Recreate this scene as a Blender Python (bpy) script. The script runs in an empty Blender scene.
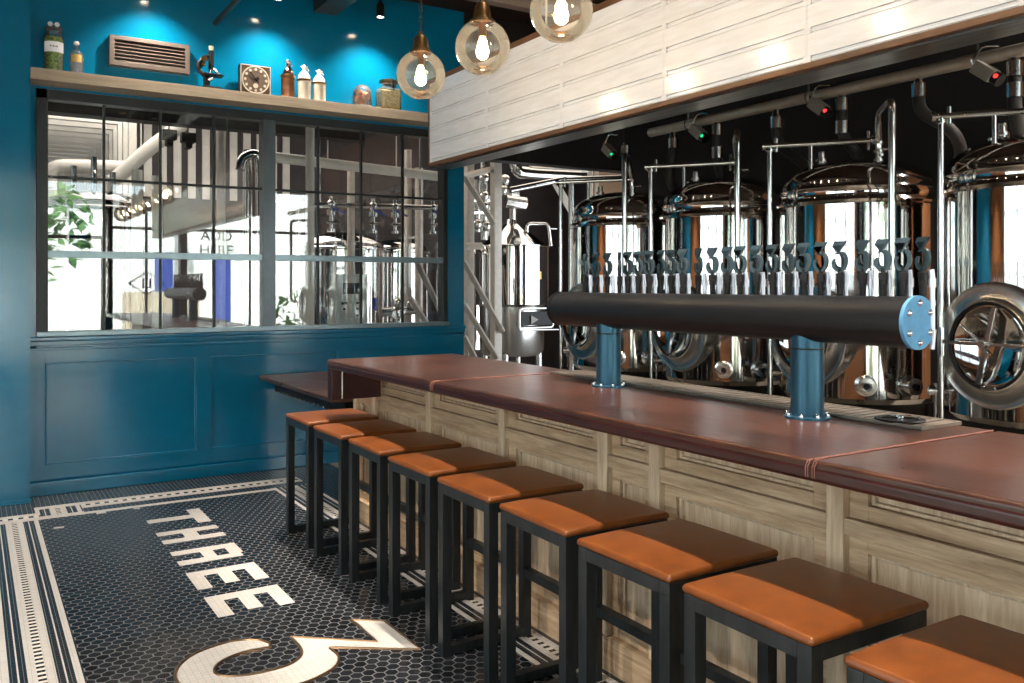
import bpy, bmesh, math, random
from mathutils import Vector, Matrix
random.seed(7)
PI = math.pi
sc = bpy.context.scene
COL = sc.collection

# ------------------------------------------------------------------ materials
def srgb(r, g, b):
    f = lambda c: (c/255/12.92) if c/255 <= 0.04045 else ((c/255+0.055)/1.055)**2.4
    return (f(r), f(g), f(b), 1)

def newmat(name):
    m = bpy.data.materials.new(name); m.use_nodes = True
    nt = m.node_tree; nt.nodes.clear()
    out = nt.nodes.new('ShaderNodeOutputMaterial')
    return m, nt, out

def N(nt, typ, **kw):
    n = nt.nodes.new(typ)
    for k, v in kw.items():
        if k in ('operation', 'data_type', 'blend_type', 'wave_type', 'noise_dimensions', 'feature', 'distance', 'bands_direction'):
            setattr(n, k, v)
        else:
            n.inputs[k].default_value = v
    return n

def pbr(name, col, rough=0.5, metal=0.0, spec=0.5, coat=0.0, noise=None, bump=0.0, nscale=20, stretch=(1,1,1), col2=None, emit=None, estr=0, coatr=0.05, rvar=0.0):
    m, nt, out = newmat(name)
    b = N(nt, 'ShaderNodeBsdfPrincipled', **{'Roughness': rough, 'Metallic': metal, 'Specular IOR Level': spec, 'Coat Weight': coat, 'Coat Roughness': coatr})
    b.inputs['Base Color'].default_value = col
    nt.links.new(b.outputs[0], out.inputs[0])
    if emit: b.inputs['Emission Color'].default_value = emit; b.inputs['Emission Strength'].default_value = estr
    tc = N(nt, 'ShaderNodeTexCoord'); mp = N(nt, 'ShaderNodeMapping'); mp.inputs['Scale'].default_value = stretch
    nt.links.new(tc.outputs['Object'], mp.inputs[0])
    nz = N(nt, 'ShaderNodeTexNoise', Scale=nscale, Detail=5.0); nt.links.new(mp.outputs[0], nz.inputs['Vector'])
    if col2 is None: col2 = tuple(c*0.88 for c in col[:3])+(1,)
    rp = N(nt, 'ShaderNodeValToRGB'); rp.color_ramp.elements[0].position = .35; rp.color_ramp.elements[1].position = .65
    rp.color_ramp.elements[0].color = col2; rp.color_ramp.elements[1].color = col
    nt.links.new(nz.outputs['Fac'], rp.inputs[0]); nt.links.new(rp.outputs[0], b.inputs['Base Color'])
    if rvar:
        mr = N(nt, 'ShaderNodeMapRange'); mr.inputs['To Min'].default_value = max(0, rough-rvar); mr.inputs['To Max'].default_value = rough+rvar
        nt.links.new(nz.outputs['Fac'], mr.inputs[0]); nt.links.new(mr.outputs[0], b.inputs['Roughness'])
    if bump:
        bp = N(nt, 'ShaderNodeBump', Strength=bump, Distance=0.002); nt.links.new(nz.outputs['Fac'], bp.inputs['Height'])
        nt.links.new(bp.outputs[0], b.inputs['Normal'])
    return m

def wood(name, c1, c2, rough=0.5, scale=6, axis=2, bump=.15, spec=.4):
    """grain runs along the given axis"""
    m, nt, out = newmat(name)
    b = N(nt, 'ShaderNodeBsdfPrincipled', **{'Roughness': rough, 'Specular IOR Level': spec}); nt.links.new(b.outputs[0], out.inputs[0])
    tc = N(nt, 'ShaderNodeTexCoord'); mp = N(nt, 'ShaderNodeMapping')
    s = [6, 6, 6]; s[axis] = .5; mp.inputs['Scale'].default_value = s
    nt.links.new(tc.outputs['Object'], mp.inputs[0])
    n1 = N(nt, 'ShaderNodeTexNoise', Scale=scale, Detail=6.0, Roughness=.65, Distortion=.6); nt.links.new(mp.outputs[0], n1.inputs['Vector'])
    n2 = N(nt, 'ShaderNodeTexNoise', Scale=scale*7, Detail=3.0); nt.links.new(mp.outputs[0], n2.inputs['Vector'])
    ad = N(nt, 'ShaderNodeMath', operation='MULTIPLY_ADD'); ad.inputs[1].default_value = .22; nt.links.new(n2.outputs[0], ad.inputs[0]); nt.links.new(n1.outputs[0], ad.inputs[2])
    rp = N(nt, 'ShaderNodeValToRGB'); rp.color_ramp.elements[0].position = .45; rp.color_ramp.elements[1].position = .82
    rp.color_ramp.elements[0].color = c1; rp.color_ramp.elements[1].color = c2
    nt.links.new(ad.outputs[0], rp.inputs[0]); nt.links.new(rp.outputs[0], b.inputs['Base Color'])
    bp = N(nt, 'ShaderNodeBump', Strength=bump, Distance=.002); nt.links.new(ad.outputs[0], bp.inputs['Height']); nt.links.new(bp.outputs[0], b.inputs['Normal'])
    return m

def emission(name, col, s):
    m, nt, out = newmat(name); e = N(nt, 'ShaderNodeEmission', Strength=s); e.inputs[0].default_value = col
    nt.links.new(e.outputs[0], out.inputs[0]); return m

def thin_glass(name, ior=1.5, tint=(1, 1, 1, 1), rough=0.0, veil=0.0):
    m, nt, out = newmat(name)
    t = N(nt, 'ShaderNodeBsdfTransparent'); t.inputs[0].default_value = tint
    g = N(nt, 'ShaderNodeBsdfGlossy', Roughness=rough)
    f = N(nt, 'ShaderNodeFresnel', IOR=ior); mx = N(nt, 'ShaderNodeMixShader')
    nt.links.new(f.outputs[0], mx.inputs[0]); nt.links.new(t.outputs[0], mx.inputs[1]); nt.links.new(g.outputs[0], mx.inputs[2])
    last = mx
    if veil:
        d = N(nt, 'ShaderNodeBsdfDiffuse'); d.inputs[0].default_value = (.85, .87, .86, 1)
        m2 = N(nt, 'ShaderNodeMixShader'); m2.inputs[0].default_value = veil
        nt.links.new(mx.outputs[0], m2.inputs[1]); nt.links.new(d.outputs[0], m2.inputs[2]); last = m2
    nt.links.new(last.outputs[0], out.inputs[0]); return m

def tiles_square(name, col, grout, size=.025, gap=.08, rough=.2, alt=None, axis=0, jitter=.25):
    """square mosaic; alt gives a second colour on every other tile along the axis"""
    m, nt, out = newmat(name)
    b = N(nt, 'ShaderNodeBsdfPrincipled', Roughness=rough); nt.links.new(b.outputs[0], out.inputs[0])
    tc = N(nt, 'ShaderNodeTexCoord'); sp = N(nt, 'ShaderNodeSeparateXYZ'); nt.links.new(tc.outputs['Object'], sp.inputs[0])
    def M(op, a, bb=None):
        n = N(nt, 'ShaderNodeMath', operation=op)
        for i, v in enumerate((a, bb)):
            if v is None: continue
            if isinstance(v, (int, float)): n.inputs[i].default_value = v
            else: nt.links.new(v, n.inputs[i])
        return n.outputs[0]
    fx = M('DIVIDE', sp.outputs[0], size); fy = M('DIVIDE', sp.outputs[1], size)
    def edge(f):
        fr = M('FRACT', f); return M('MINIMUM', fr, M('SUBTRACT', 1.0, fr))
    e = M('MINIMUM', edge(fx), edge(fy)); isg = M('LESS_THAN', e, gap/2)
    cv = N(nt, 'ShaderNodeCombineXYZ'); nt.links.new(M('FLOOR', fx), cv.inputs[0]); nt.links.new(M('FLOOR', fy), cv.inputs[1])
    wn = N(nt, 'ShaderNodeTexWhiteNoise'); nt.links.new(cv.outputs[0], wn.inputs['Vector'])
    c0 = N(nt, 'ShaderNodeMix', data_type='RGBA'); c0.inputs[6].default_value = tuple(c*(1-jitter) for c in col[:3])+(1,); c0.inputs[7].default_value = col
    nt.links.new(wn.outputs['Value'], c0.inputs[0]); cc = c0.outputs[2]
    if alt:
        par = M('GREATER_THAN', M('FRACT', M('DIVIDE', (fx if axis == 0 else fy), 2.0)), .5)
        c1 = N(nt, 'ShaderNodeMix', data_type='RGBA'); c1.inputs[7].default_value = alt
        nt.links.new(par, c1.inputs[0]); nt.links.new(cc, c1.inputs[6]); cc = c1.outputs[2]
    c2 = N(nt, 'ShaderNodeMix', data_type='RGBA'); c2.inputs[7].default_value = grout
    nt.links.new(isg, c2.inputs[0]); nt.links.new(cc, c2.inputs[6]); nt.links.new(c2.outputs[2], b.inputs['Base Color'])
    rr = M('MULTIPLY_ADD', isg, .45); nt.nodes[-1].inputs[2].default_value = rough; nt.links.new(nt.nodes[-1].outputs[0], b.inputs['Roughness'])
    bp = N(nt, 'ShaderNodeBump', Strength=.25, Distance=.002); nt.links.new(M('SUBTRACT', 1.0, isg), bp.inputs['Height']); nt.links.new(bp.outputs[0], b.inputs['Normal'])
    return m

def tiles_hex(name, col, grout, size=.052, gap=.05, rough=.12):
    m, nt, out = newmat(name)
    b = N(nt, 'ShaderNodeBsdfPrincipled', Roughness=rough); nt.links.new(b.outputs[0], out.inputs[0])
    tc = N(nt, 'ShaderNodeTexCoord'); mp = N(nt, 'ShaderNodeMapping'); mp.inputs['Scale'].default_value = (1/size, 1/size, 0); mp.inputs['Location'].default_value = (500, 500*1.7320508, 0)
    nt.links.new(tc.outputs['Object'], mp.inputs[0])
    R = (1, 1.7320508, 1); H = (.5, .8660254, 0)
    def V(op, a, bb=None):
        n = N(nt, 'ShaderNodeVectorMath', operation=op)
        for i, v in enumerate((a, bb)):
            if v is None: continue
            if isinstance(v, tuple): n.inputs[i].default_value = v
            else: nt.links.new(v, n.inputs[i])
        return n
    def M(op, a, bb=None):
        n = N(nt, 'ShaderNodeMath', operation=op)
        for i, v in enumerate((a, bb)):
            if v is None: continue
            if isinstance(v, (int, float)): n.inputs[i].default_value = v
            else: nt.links.new(v, n.inputs[i])
        return n.outputs[0]
    p = mp.outputs[0]
    A = V('SUBTRACT', V('MODULO', p, R).outputs[0], H).outputs[0]
    Bv = V('SUBTRACT', V('MODULO', V('SUBTRACT', p, H).outputs[0], R).outputs[0], H).outputs[0]
    la = V('LENGTH', A).outputs['Value']; lb = V('LENGTH', Bv).outputs['Value']
    mx = N(nt, 'ShaderNodeMix', data_type='VECTOR'); nt.links.new(M('LESS_THAN', lb, la), mx.inputs[0]); nt.links.new(A, mx.inputs[4]); nt.links.new(Bv, mx.inputs[5])
    gv = mx.outputs[1]; ab = V('ABSOLUTE', gv).outputs[0]
    sp = N(nt, 'ShaderNodeSeparateXYZ'); nt.links.new(ab, sp.inputs[0])
    d = M('MAXIMUM', sp.outputs[0], V('DOT_PRODUCT', ab, (.5, .8660254, 0)).outputs['Value'])
    isg = M('GREATER_THAN', d, .5-gap)
    idv = V('SUBTRACT', p, gv).outputs[0]
    rnd = V('SNAP', idv, (.25, .25, 1)).outputs[0]
    wn = N(nt, 'ShaderNodeTexWhiteNoise'); nt.links.new(rnd, wn.inputs['Vector'])
    c0 = N(nt, 'ShaderNodeMix', data_type='RGBA'); c0.inputs[6].default_value = tuple(c*.55 for c in col[:3])+(1,); c0.inputs[7].default_value = tuple(c*1.3 for c in col[:3])+(1,)
    nt.links.new(wn.outputs['Value'], c0.inputs[0])
    c2 = N(nt, 'ShaderNodeMix', data_type='RGBA'); c2.inputs[7].default_value = grout
    nt.links.new(isg, c2.inputs[0]); nt.links.new(c0.outputs[2], c2.inputs[6]); nt.links.new(c2.outputs[2], b.inputs['Base Color'])
    r = N(nt, 'ShaderNodeMath', operation='MULTIPLY_ADD'); r.inputs[1].default_value = .4; r.inputs[2].default_value = rough; nt.links.new(isg, r.inputs[0]); nt.links.new(r.outputs[0], b.inputs['Roughness'])
    bp = N(nt, 'ShaderNodeBump', Strength=.3, Distance=.002); nt.links.new(M('SUBTRACT', 1.0, isg), bp.inputs['Height']); nt.links.new(bp.outputs[0], b.inputs['Normal'])
    return m

BLUE = pbr('blue_gloss_paint', (.001, .128, .242, 1), rough=.125, spec=.6, nscale=7, bump=.012, col2=(.001, .121, .232, 1), stretch=(1, 1, 2))
WHITEBOARD = pbr('white_gloss_board', srgb(208, 210, 217), rough=.16, nscale=14, col2=srgb(198, 199, 205), stretch=(1, .4, 3), bump=.05)
STEEL = pbr('polished_steel', (.68, .66, .64, 1), rough=.06, metal=1, nscale=5, col2=(.65, .625, .60, 1), stretch=(6, 6, .3), rvar=.02)
BSTEEL = pbr('brushed_steel', (.66, .64, .61, 1), rough=.24, metal=1, nscale=40, stretch=(1, 1, .1), bump=.03)
PIPE = pbr('pipe_steel', (.60, .585, .57, 1), rough=.18, metal=1, nscale=20)
CHROME = pbr('chrome', (.85, .85, .86, 1), rough=.06, metal=1, nscale=20)
LILAC = pbr('satin_nickel', (.56, .56, .63, 1), rough=.3, metal=.6, nscale=30)
BLACKMETAL = pbr('black_tube_steel', (.050, .056, .060, 1), rough=.30, metal=.75, nscale=30, col2=(.034, .039, .042, 1), spec=.5, stretch=(1, 1, .2))
FRAMEBLK = pbr('black_window_steel', (.014, .017, .020, 1), rough=.42, spec=.3, nscale=25)
TOWERBLK = pbr('black_tower_coat', (.010, .010, .011, 1), rough=.34, spec=.28, nscale=200, bump=.02)
TOWERBLUE = pbr('grey_blue_coat', srgb(42, 80, 98), rough=.36, metal=.6, nscale=60, col2=srgb(42, 82, 102))
CAPBLUE = pbr('cap_blue', srgb(92, 150, 190), rough=.4, metal=.2, nscale=60)
NUMERAL = pbr('teal_grey_numeral', srgb(46, 62, 68), rough=.38, metal=.3, nscale=60)
LEATHER = pbr('tan_leather', srgb(116, 61, 19), rough=.34, nscale=16, bump=.12, col2=srgb(98, 49, 15), rvar=.06, spec=.5)
OXBLOOD = pbr('oxblood_leather', srgb(66, 37, 25), rough=.30, nscale=9, bump=.12, col2=srgb(60, 34, 26), rvar=.05, spec=.55, stretch=(4, 1, 1))
OXDARK = pbr('oxblood_edge', srgb(56, 21, 18), rough=.3, nscale=14, bump=.1, col2=srgb(46, 17, 15))
OXEND = pbr('oxblood_end', srgb(58, 24, 24), rough=.4, nscale=14, bump=.1)
OAKV = wood('limed_oak_upright', srgb(166, 140, 112), srgb(208, 184, 156), axis=2)
OAKH = wood('limed_oak_rail', srgb(146, 117, 88), srgb(198, 171, 139), axis=1)
SHELFWOOD = wood('pale_shelf_wood', srgb(136, 120, 102), srgb(168, 152, 132), axis=0, scale=4)
TRIMWOOD = wood('brown_trim_wood', srgb(70, 46, 30), srgb(112, 76, 48), axis=1)
FLOORBLK = tiles_square('black_square_mosaic', srgb(34, 38, 44), srgb(96, 96, 96), size=.03, gap=.09, rough=.15)
FLOORHEX = tiles_hex('black_hexagon_mosaic', srgb(32, 34, 38), srgb(92, 92, 92), size=.052)
MOSW = tiles_square('white_mosaic', srgb(204, 197, 189), srgb(150, 144, 138), size=.026, gap=.07, rough=.22, jitter=.08)
MOSB = tiles_square('black_mosaic', srgb(30, 34, 40), srgb(74, 78, 82), size=.02, gap=.1, rough=.2)
MOSDX = tiles_square('dash_mosaic_x', srgb(222, 212, 200), srgb(150, 144, 138), size=.03, gap=.04, rough=.22, alt=srgb(30, 30, 32), axis=0, jitter=.05)
MOSDY = tiles_square('dash_mosaic_y', srgb(222, 212, 200), srgb(150, 144, 138), size=.022, gap=.04, rough=.22, alt=srgb(30, 30, 32), axis=1, jitter=.05)
BRASSLINE = pbr('bronze_inlay', srgb(140, 112, 84), rough=.3, metal=.8, nscale=30)
BRASS = pbr('aged_brass', (.36, .21, .09, 1), rough=.28, metal=1, nscale=40, col2=(.26, .145, .06, 1))
BLACKWALL = pbr('black_wall_paint', srgb(30, 26, 25), rough=.6, nscale=5, bump=.06, spec=.3)
DARKCEIL = pbr('dark_brown_ceiling', srgb(46, 32, 26), rough=.7, nscale=6, spec=.2)
GREYWALL = pbr('dark_grey_plaster', srgb(72, 66, 66), rough=.7, nscale=3, col2=srgb(58, 53, 54))
WHITEPAINT = pbr('white_wall_paint', srgb(214, 210, 202), rough=.7, nscale=4)
DARKSTEEL = pbr('rusted_dark_beam', srgb(58, 48, 44), rough=.45, metal=.5, nscale=9, col2=srgb(40, 34, 32))
GALV = pbr('dull_galvanised_steel', (.22, .21, .19, 1), rough=.3, metal=1, nscale=6, col2=(.10, .10, .095, 1), stretch=(4, .6, 4))
RUBBER = pbr('black_hose_rubber', srgb(34, 31, 30), rough=.55, nscale=60, spec=.3)
BLACK = pbr('matt_black', srgb(16, 15, 16), rough=.5, nscale=30, spec=.3)
GREYPLASTIC = pbr('grey_plastic', srgb(126, 120, 112), rough=.45, nscale=40)
GREENLED = emission('green_indicator', (.02, .6, .25, 1), .8)
REDLED = emission('red_indicator', (.9, .06, .05, 1), .9)
WINGLASS = thin_glass('window_glass', ior=2.0)
FRONTGLASS = thin_glass('shopfront_glass', ior=1.45, tint=(.93, .97, .955, 1))
GLOBEGLASS = thin_glass('globe_glass', ior=1.55, tint=(1, .95, .87, 1), veil=.012)
JARGLASS = thin_glass('jar_glass', ior=1.6, tint=(.97, .99, .98, 1), veil=.07)
BULB = emission('warm_bulb', (1, .78, .52, 1), 75)
LENS = emission('spot_lens', (1, .84, .62, 1), 60)
STRIPW = pbr('white_panel', srgb(232, 226, 214), rough=.5, nscale=5)
CABINET = pbr('pale_grey_cabinet', srgb(206, 212, 206), rough=.4, nscale=10)
VALVEBLUE = pbr('blue_valve_handle', srgb(40, 66, 150), rough=.4, nscale=30)
CONCRETE = pbr('concrete', srgb(150, 146, 138), rough=.7, nscale=6, col2=srgb(126, 122, 116))
SCREEN = pbr('dark_screen', srgb(40, 56, 60), rough=.1, nscale=20)

# ------------------------------------------------------------------ mesh helpers
class B:
    def __init__(s): s.bm = bmesh.new(); s.bev = False
    def box(s, x0, x1, y0, y1, z0, z1, bev=0.0, seg=2, M=None):
        bm = s.bm
        vs = [bm.verts.new((x, y, z)) for z in (z0, z1) for y in (y0, y1) for x in (x0, x1)]
        F = [(0, 2, 3, 1), (4, 5, 7, 6), (0, 1, 5, 4), (2, 6, 7, 3), (0, 4, 6, 2), (1, 3, 7, 5)]
        fs = [bm.faces.new([vs[i] for i in f]) for f in F]
        if bev:
            s.bev = True
            es = list({e for f in fs for e in f.edges})
            r = bmesh.ops.bevel(bm, geom=es, offset=bev, segments=seg, profile=.5, affect='EDGES')
            vs = list({v for f in r['faces'] for v in f.verts} | {v for v in vs if v.is_valid})
        if M is not None: bmesh.ops.transform(bm, matrix=M, verts=vs)
        return s
    def cyl(s, p0, p1, r, r2=None, seg=20, cap=True):
        p0 = Vector(p0); p1 = Vector(p1); r2 = r if r2 is None else r2
        d = (p1-p0); q = d.normalized().to_track_quat('Z', 'Y')
        rings = []
        for p, rr in ((p0, r), (p1, r2)):
            rings.append([s.bm.verts.new(p + q @ Vector((rr*math.cos(2*PI*i/seg), rr*math.sin(2*PI*i/seg), 0))) for i in range(seg)])
        for i in range(seg):
            j = (i+1) % seg; s.bm.faces.new((rings[0][i], rings[0][j], rings[1][j], rings[1][i]))
        if cap: s.bm.faces.new(rings[0][::-1]); s.bm.faces.new(rings[1])
        return s
    def tube(s, pts, r, seg=12, rad=None, fillet=0.0, cap=True):
        pts = [Vector(p) for p in pts]
        if fillet:
            out = [pts[0]]
            for a, b, c in zip(pts, pts[1:], pts[2:]):
                d1 = (a-b); d2 = (c-b); f = min(fillet, d1.length*.49, d2.length*.49)
                p = b+d1.normalized()*f; q = b+d2.normalized()*f
                for k in range(6):
                    t = k/5; out.append(p*(1-t)**2+b*2*t*(1-t)+q*t*t)
            out.append(pts[-1]); pts = out
        n = len(pts); prev = None; rings = []
        up = Vector((0, 0, 1))
        for i, p in enumerate(pts):
            t = (pts[min(i+1, n-1)]-pts[max(i-1, 0)]).normalized()
            if prev is None:
                a = up if abs(t.z) < .9 else Vector((1, 0, 0))
                x = t.cross(a).normalized()
            else:
                x = (prev - t*prev.dot(t)).normalized()
            prev = x; y = t.cross(x)
            rr = rad[i] if rad else r
            rings.append([s.bm.verts.new(p+x*rr*math.cos(2*PI*k/seg)+y*rr*math.sin(2*PI*k/seg)) for k in range(seg)])
        for a, b in zip(rings, rings[1:]):
            for k in range(seg):
                j = (k+1) % seg; s.bm.faces.new((a[k], a[j], b[j], b[k]))
        if cap: s.bm.faces.new(rings[0][::-1]); s.bm.faces.new(rings[-1])
        return s
    def lathe(s, prof, seg=32, M=None, sq=None):
        """prof: (r, z) pairs around Z"""
        M = M or Matrix(); rings = []
        for r, z in prof:
            if r < 1e-6: rings.append([s.bm.verts.new(M @ Vector((0, 0, z)))])
            else: rings.append([s.bm.verts.new(M @ Vector((r*math.cos(2*PI*k/seg), r*math.sin(2*PI*k/seg), z))) for k in range(seg)])
        for a, b in zip(rings, rings[1:]):
            for k in range(seg):
                j = (k+1) % seg
                if len(a) == 1 and len(b) == 1: continue
                if len(a) == 1: s.bm.faces.new((a[0], b[j], b[k]))
                elif len(b) == 1: s.bm.faces.new((a[k], a[j], b[0]))
                else: s.bm.faces.new((a[k], a[j], b[j], b[k]))
        return s
    def prism(s, poly, t, M=None):
        """poly in local XY, thickness t along +Z, then M"""
        M = M or Matrix()
        lo = [s.bm.verts.new(M @ Vector((x, y, 0))) for x, y in poly]; hi = [s.bm.verts.new(M @ Vector((x, y, t))) for x, y in poly]
        n = len(poly)
        f1 = s.bm.faces.new(lo[::-1]); f2 = s.bm.faces.new(hi)
        for i in range(n):
            j = (i+1) % n; s.bm.faces.new((lo[i], lo[j], hi[j], hi[i]))
        bmesh.ops.triangulate(s.bm, faces=[f1, f2], ngon_method='EAR_CLIP')
        return s
    def sphere(s, c, r, seg=16, sz=None):
        sz = sz or (1, 1, 1)
        bmesh.ops.create_uvsphere(s.bm, u_segments=seg, v_segments=max(6, seg//2), radius=r, matrix=Matrix.Translation(c) @ Matrix.Diagonal((*sz, 1)))
        return s
    def torus(s, c, R, r, axis='Z', seg=24, seg2=8, M=None):
        M = M or (Matrix.Translation(c) @ {'Z': Matrix(), 'X': Matrix.Rotation(PI/2, 4, 'Y'), 'Y': Matrix.Rotation(PI/2, 4, 'X')}[axis])
        rings = []
        for i in range(seg):
            a = 2*PI*i/seg
            rings.append([s.bm.verts.new(M @ Vector(((R+r*math.cos(2*PI*k/seg2))*math.cos(a), (R+r*math.cos(2*PI*k/seg2))*math.sin(a), r*math.sin(2*PI*k/seg2)))) for k in range(seg2)])
        for i in range(seg):
            a = rings[i]; b = rings[(i+1) % seg]
            for k in range(seg2):
                j = (k+1) % seg2; s.bm.faces.new((a[k], b[k], b[j], a[j]))
        return s
    def build(s, name, mat, parent=None, smooth=40, kind=None, solid=True):
        bmesh.ops.recalc_face_normals(s.bm, faces=s.bm.faces)
        me = bpy.data.meshes.new(name); s.bm.to_mesh(me); s.bm.free()
        me.materials.append(mat)
        if smooth:
            me.polygons.foreach_set('use_smooth', [True]*len(me.polygons)); me.set_sharp_from_angle(angle=math.radians(smooth))
        o = bpy.data.objects.new(name, me); COL.objects.link(o)
        if smooth and s.bev:
            w_ = o.modifiers.new('weighted_normal', 'WEIGHTED_NORMAL'); w_.mode = 'FACE_AREA'; w_.weight = 90; w_.keep_sharp = True
        if parent: o.parent = parent
        if kind: o['kind'] = kind
        return o

def tag(o, label, cat, group=None):
    o['label'] = label; o['category'] = cat
    if group: o['group'] = group
    return o
def thing(name, label, cat, loc=(0, 0, 0), rz=0, group=None):
    o = bpy.data.objects.new(name, None); o.empty_display_size = .05; COL.objects.link(o)
    o.location = loc; o.rotation_euler = (0, 0, rz); return tag(o, label, cat, group)
def struct(o): o['kind'] = 'structure'; return o
def dup(root, loc=None, rz=None, label=None):
    def cp(o, par):
        c = o.copy(); COL.objects.link(c)
        if par: c.parent = par
        for ch in [x for x in bpy.data.objects if x.parent == o and x.name in names]: cp(ch, c)
        return c
    names = set()
    def walk(o):
        names.add(o.name)
        for ch in o.children: walk(ch)
    walk(root)
    r = cp(root, None)
    if loc is not None: r.location = loc
    if rz is not None: r.rotation_euler = (0, 0, rz)
    if label: r['label'] = label
    return r

# ------------------------------------------------------------------ camera
CX, HY, FP, CAMH, YAW = 512.0, 285.0, 867.0, 1.55, math.radians(32.0)
cam = bpy.data.cameras.new('camera'); camo = bpy.data.objects.new('camera', cam); COL.objects.link(camo)
camo.location = (0, 0, CAMH); camo.rotation_euler = (PI/2, 0, -YAW)
cam.sensor_width = 36; cam.lens = FP/1024*36; cam.shift_y = -(341.5-HY)/1024; cam.clip_start = .05
sc.camera = camo
FW = Vector((math.sin(YAW), math.cos(YAW), 0)); RT = Vector((math.cos(YAW), -math.sin(YAW), 0))
def at(u, v, Y):
    r = FW + RT*(u-CX)/FP + Vector((0, 0, 1))*(HY-v)/FP
    return Vector((0, 0, CAMH)) + r*(Y/r.y)

# ------------------------------------------------------------------ room shell
WY = 7.25; CZ = 4.15
fl = struct(B().box(-3.2, 6.1, -2.4, 7.25, -.1, 0).build('floor', FLOORBLK))
# hexagon field, borders and lettering laid in the floor
def slab(name, mat, rects, z, par=fl):
    b = B()
    for x0, x1, y0, y1 in rects: b.box(x0, x1, y0, y1, z-.004, z)
    return b.build(name, mat, par, smooth=0)
slab('hexagon_field', FLOORHEX, [(.386, 1.955, -2.3, 6.5)], .0006)
YB = 6.5
struct(B().box(2.64, 5.95, -2.2, 7.25, -.004, .0008).build('floor_bar', pbr('bar_floor', srgb(150, 140, 128), rough=.4, nscale=5)))
bw, bb, bl, bd = [], [], [], []
def vband(x, y0, y1, flip=False):
    seq = [(.026, 'w'), (.028, 'b'), (.006, 'w'), (.028, 'b'), (.034, 'w'), (.030, 'd'), (.036, 'w'), (.028, 'b'), (.006, 'w'), (.028, 'b'), (.026, 'w')]
    for w, k in seq:
        {'w': bw, 'b': bb, 'd': bd}[k].append((x, x+w, y0, y1)); x += w
vband(.104, -2.3, YB); vband(1.955, -2.3, 6.57); vband(.375, 6.585, 6.795)
bw += [(-3.1, .104, -2.3, YB)]
slab('white_border', MOSW, bw, .0010)
slab('white_wall_border', MOSW, [(-3.1, .40, 6.63, 6.70), (-3.1, .66, 6.50, 6.585), (.374, 2.23, 6.795, 6.87), (.66, 2.23, 6.69, 6.755), (.66, 1.955, 6.50, 6.56)], .0016)
slab('black_border', MOSB, bb, .0010)
slab('dashed_border', MOSDY, bd, .0010)
slab('dashed_wall_border', MOSDX, [(-3.1, .40, 6.585, 6.63), (.66, 2.23, 6.755, 6.795)], .0016)
slab('corner_tile', MOSW, [(.45, .51, 6.21, 6.25), (.725, .785, 6.46, 6.50), (.96, 1.0, 6.46, 6.49)], .0014)
# THREE : letters read towards the street, tops towards the bar
def rc(x0, x1, y0, y1): return (x0, x1, y0, y1)
x0, x1, st = .98, 1.345, .085
L = []
L += [(x0, x1-st, 6.02, 6.11), (x1-st, x1, 5.875, 6.255)]                                    # T
L += [(x0, x1, 5.68, 5.765), (x0, x1, 5.49, 5.575), (1.12, 1.205, 5.575, 5.68)]             # H
L += [(x0, x1, 4.79, 4.875), (x0, x0+.075, 4.58, 4.79), (x1-.075, x1, 4.58, 4.79), (1.125, 1.20, 4.61, 4.79)]  # E
L += [(x0, x1, 4.365, 4.45), (x0, x0+.075, 4.15, 4.365), (x1-.075, x1, 4.15, 4.365), (1.125, 1.20, 4.18, 4.365)]     # E
lb = B()
for r in L: lb.box(*r, -.003, .0016)
lb.box(x0, x1, 5.225, 5.31, -.003, .0016)                                                   # R stem
for r in ((1.27, x1, 5.10, 5.225), (1.13, 1.33, 5.03, 5.10), (1.13, 1.20, 5.10, 5.225), (x0, 1.13, 5.025, 5.11)): lb.box(*r, -.003, .0016)
lb.build('lettering', MOSW, fl, smooth=0)
# black letter 3, unit glyph: x right, y up (0..1)
def catm(P, n=6):
    out = []
    m = len(P)
    for i in range(m-1):
        p0 = Vector(P[max(i-1, 0)]); p1 = Vector(P[i]); p2 = Vector(P[i+1]); p3 = Vector(P[min(i+2, m-1)])
        for k in range(n):
            t = k/n
            out.append(tuple(.5*((2*p1)+(p2-p0)*t+(2*p0-5*p1+4*p2-p3)*t*t+(3*p1-p0-3*p2+p3)*t**3)))
    out.append(tuple(P[-1])); return out
def glyph3():
    bar = [(.05, .86), (.165, 1.0), (.60, 1.0)]
    diag_out = [(.335, .655)]
    bowl_out = catm([(.335, .655), (.46, .66), (.57, .60), (.64, .48), (.655, .33), (.60, .16), (.47, .04), (.32, 0), (.17, .03), (.055, .12), (.0, .26), (.01, .345), (.06, .415)], 5)
    term = [(.06, .415), (.12, .44), (.17, .43)]
    bowl_in = catm([(.17, .43), (.165, .30), (.215, .20), (.30, .155), (.385, .18), (.435, .29), (.43, .43), (.37, .51), (.27, .545), (.10, .545)], 5)
    diag_in = [(.40, .87), (.14, .87)]
    pts = bar + diag_out[:0] + bowl_out + term[1:] + bowl_in[1:] + diag_in
    return pts
G3 = glyph3()
def glyph3_thin():
    o_ = catm([(.335, .655), (.46, .66), (.57, .60), (.64, .48), (.655, .33), (.60, .16), (.47, .04), (.32, 0), (.17, .03), (.055, .12), (.0, .26), (.01, .345), (.06, .415)], 5)
    i_ = catm([(.17, .43), (.135, .30), (.175, .17), (.29, .105), (.42, .14), (.50, .28), (.495, .42), (.43, .53), (.30, .575), (.13, .575)], 5)
    return [(.02, .83), (.12, 1.0), (.62, 1.0)] + o_ + [(.12, .44)] + i_ + [(.43, .86), (.16, .86)]
G3T = glyph3_thin()
SG = .935
M3 = Matrix(((0, SG, 0, .685), (-SG*.90, 0, 0, 3.835), (0, 0, 1, -.003), (0, 0, 0, 1)))
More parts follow.
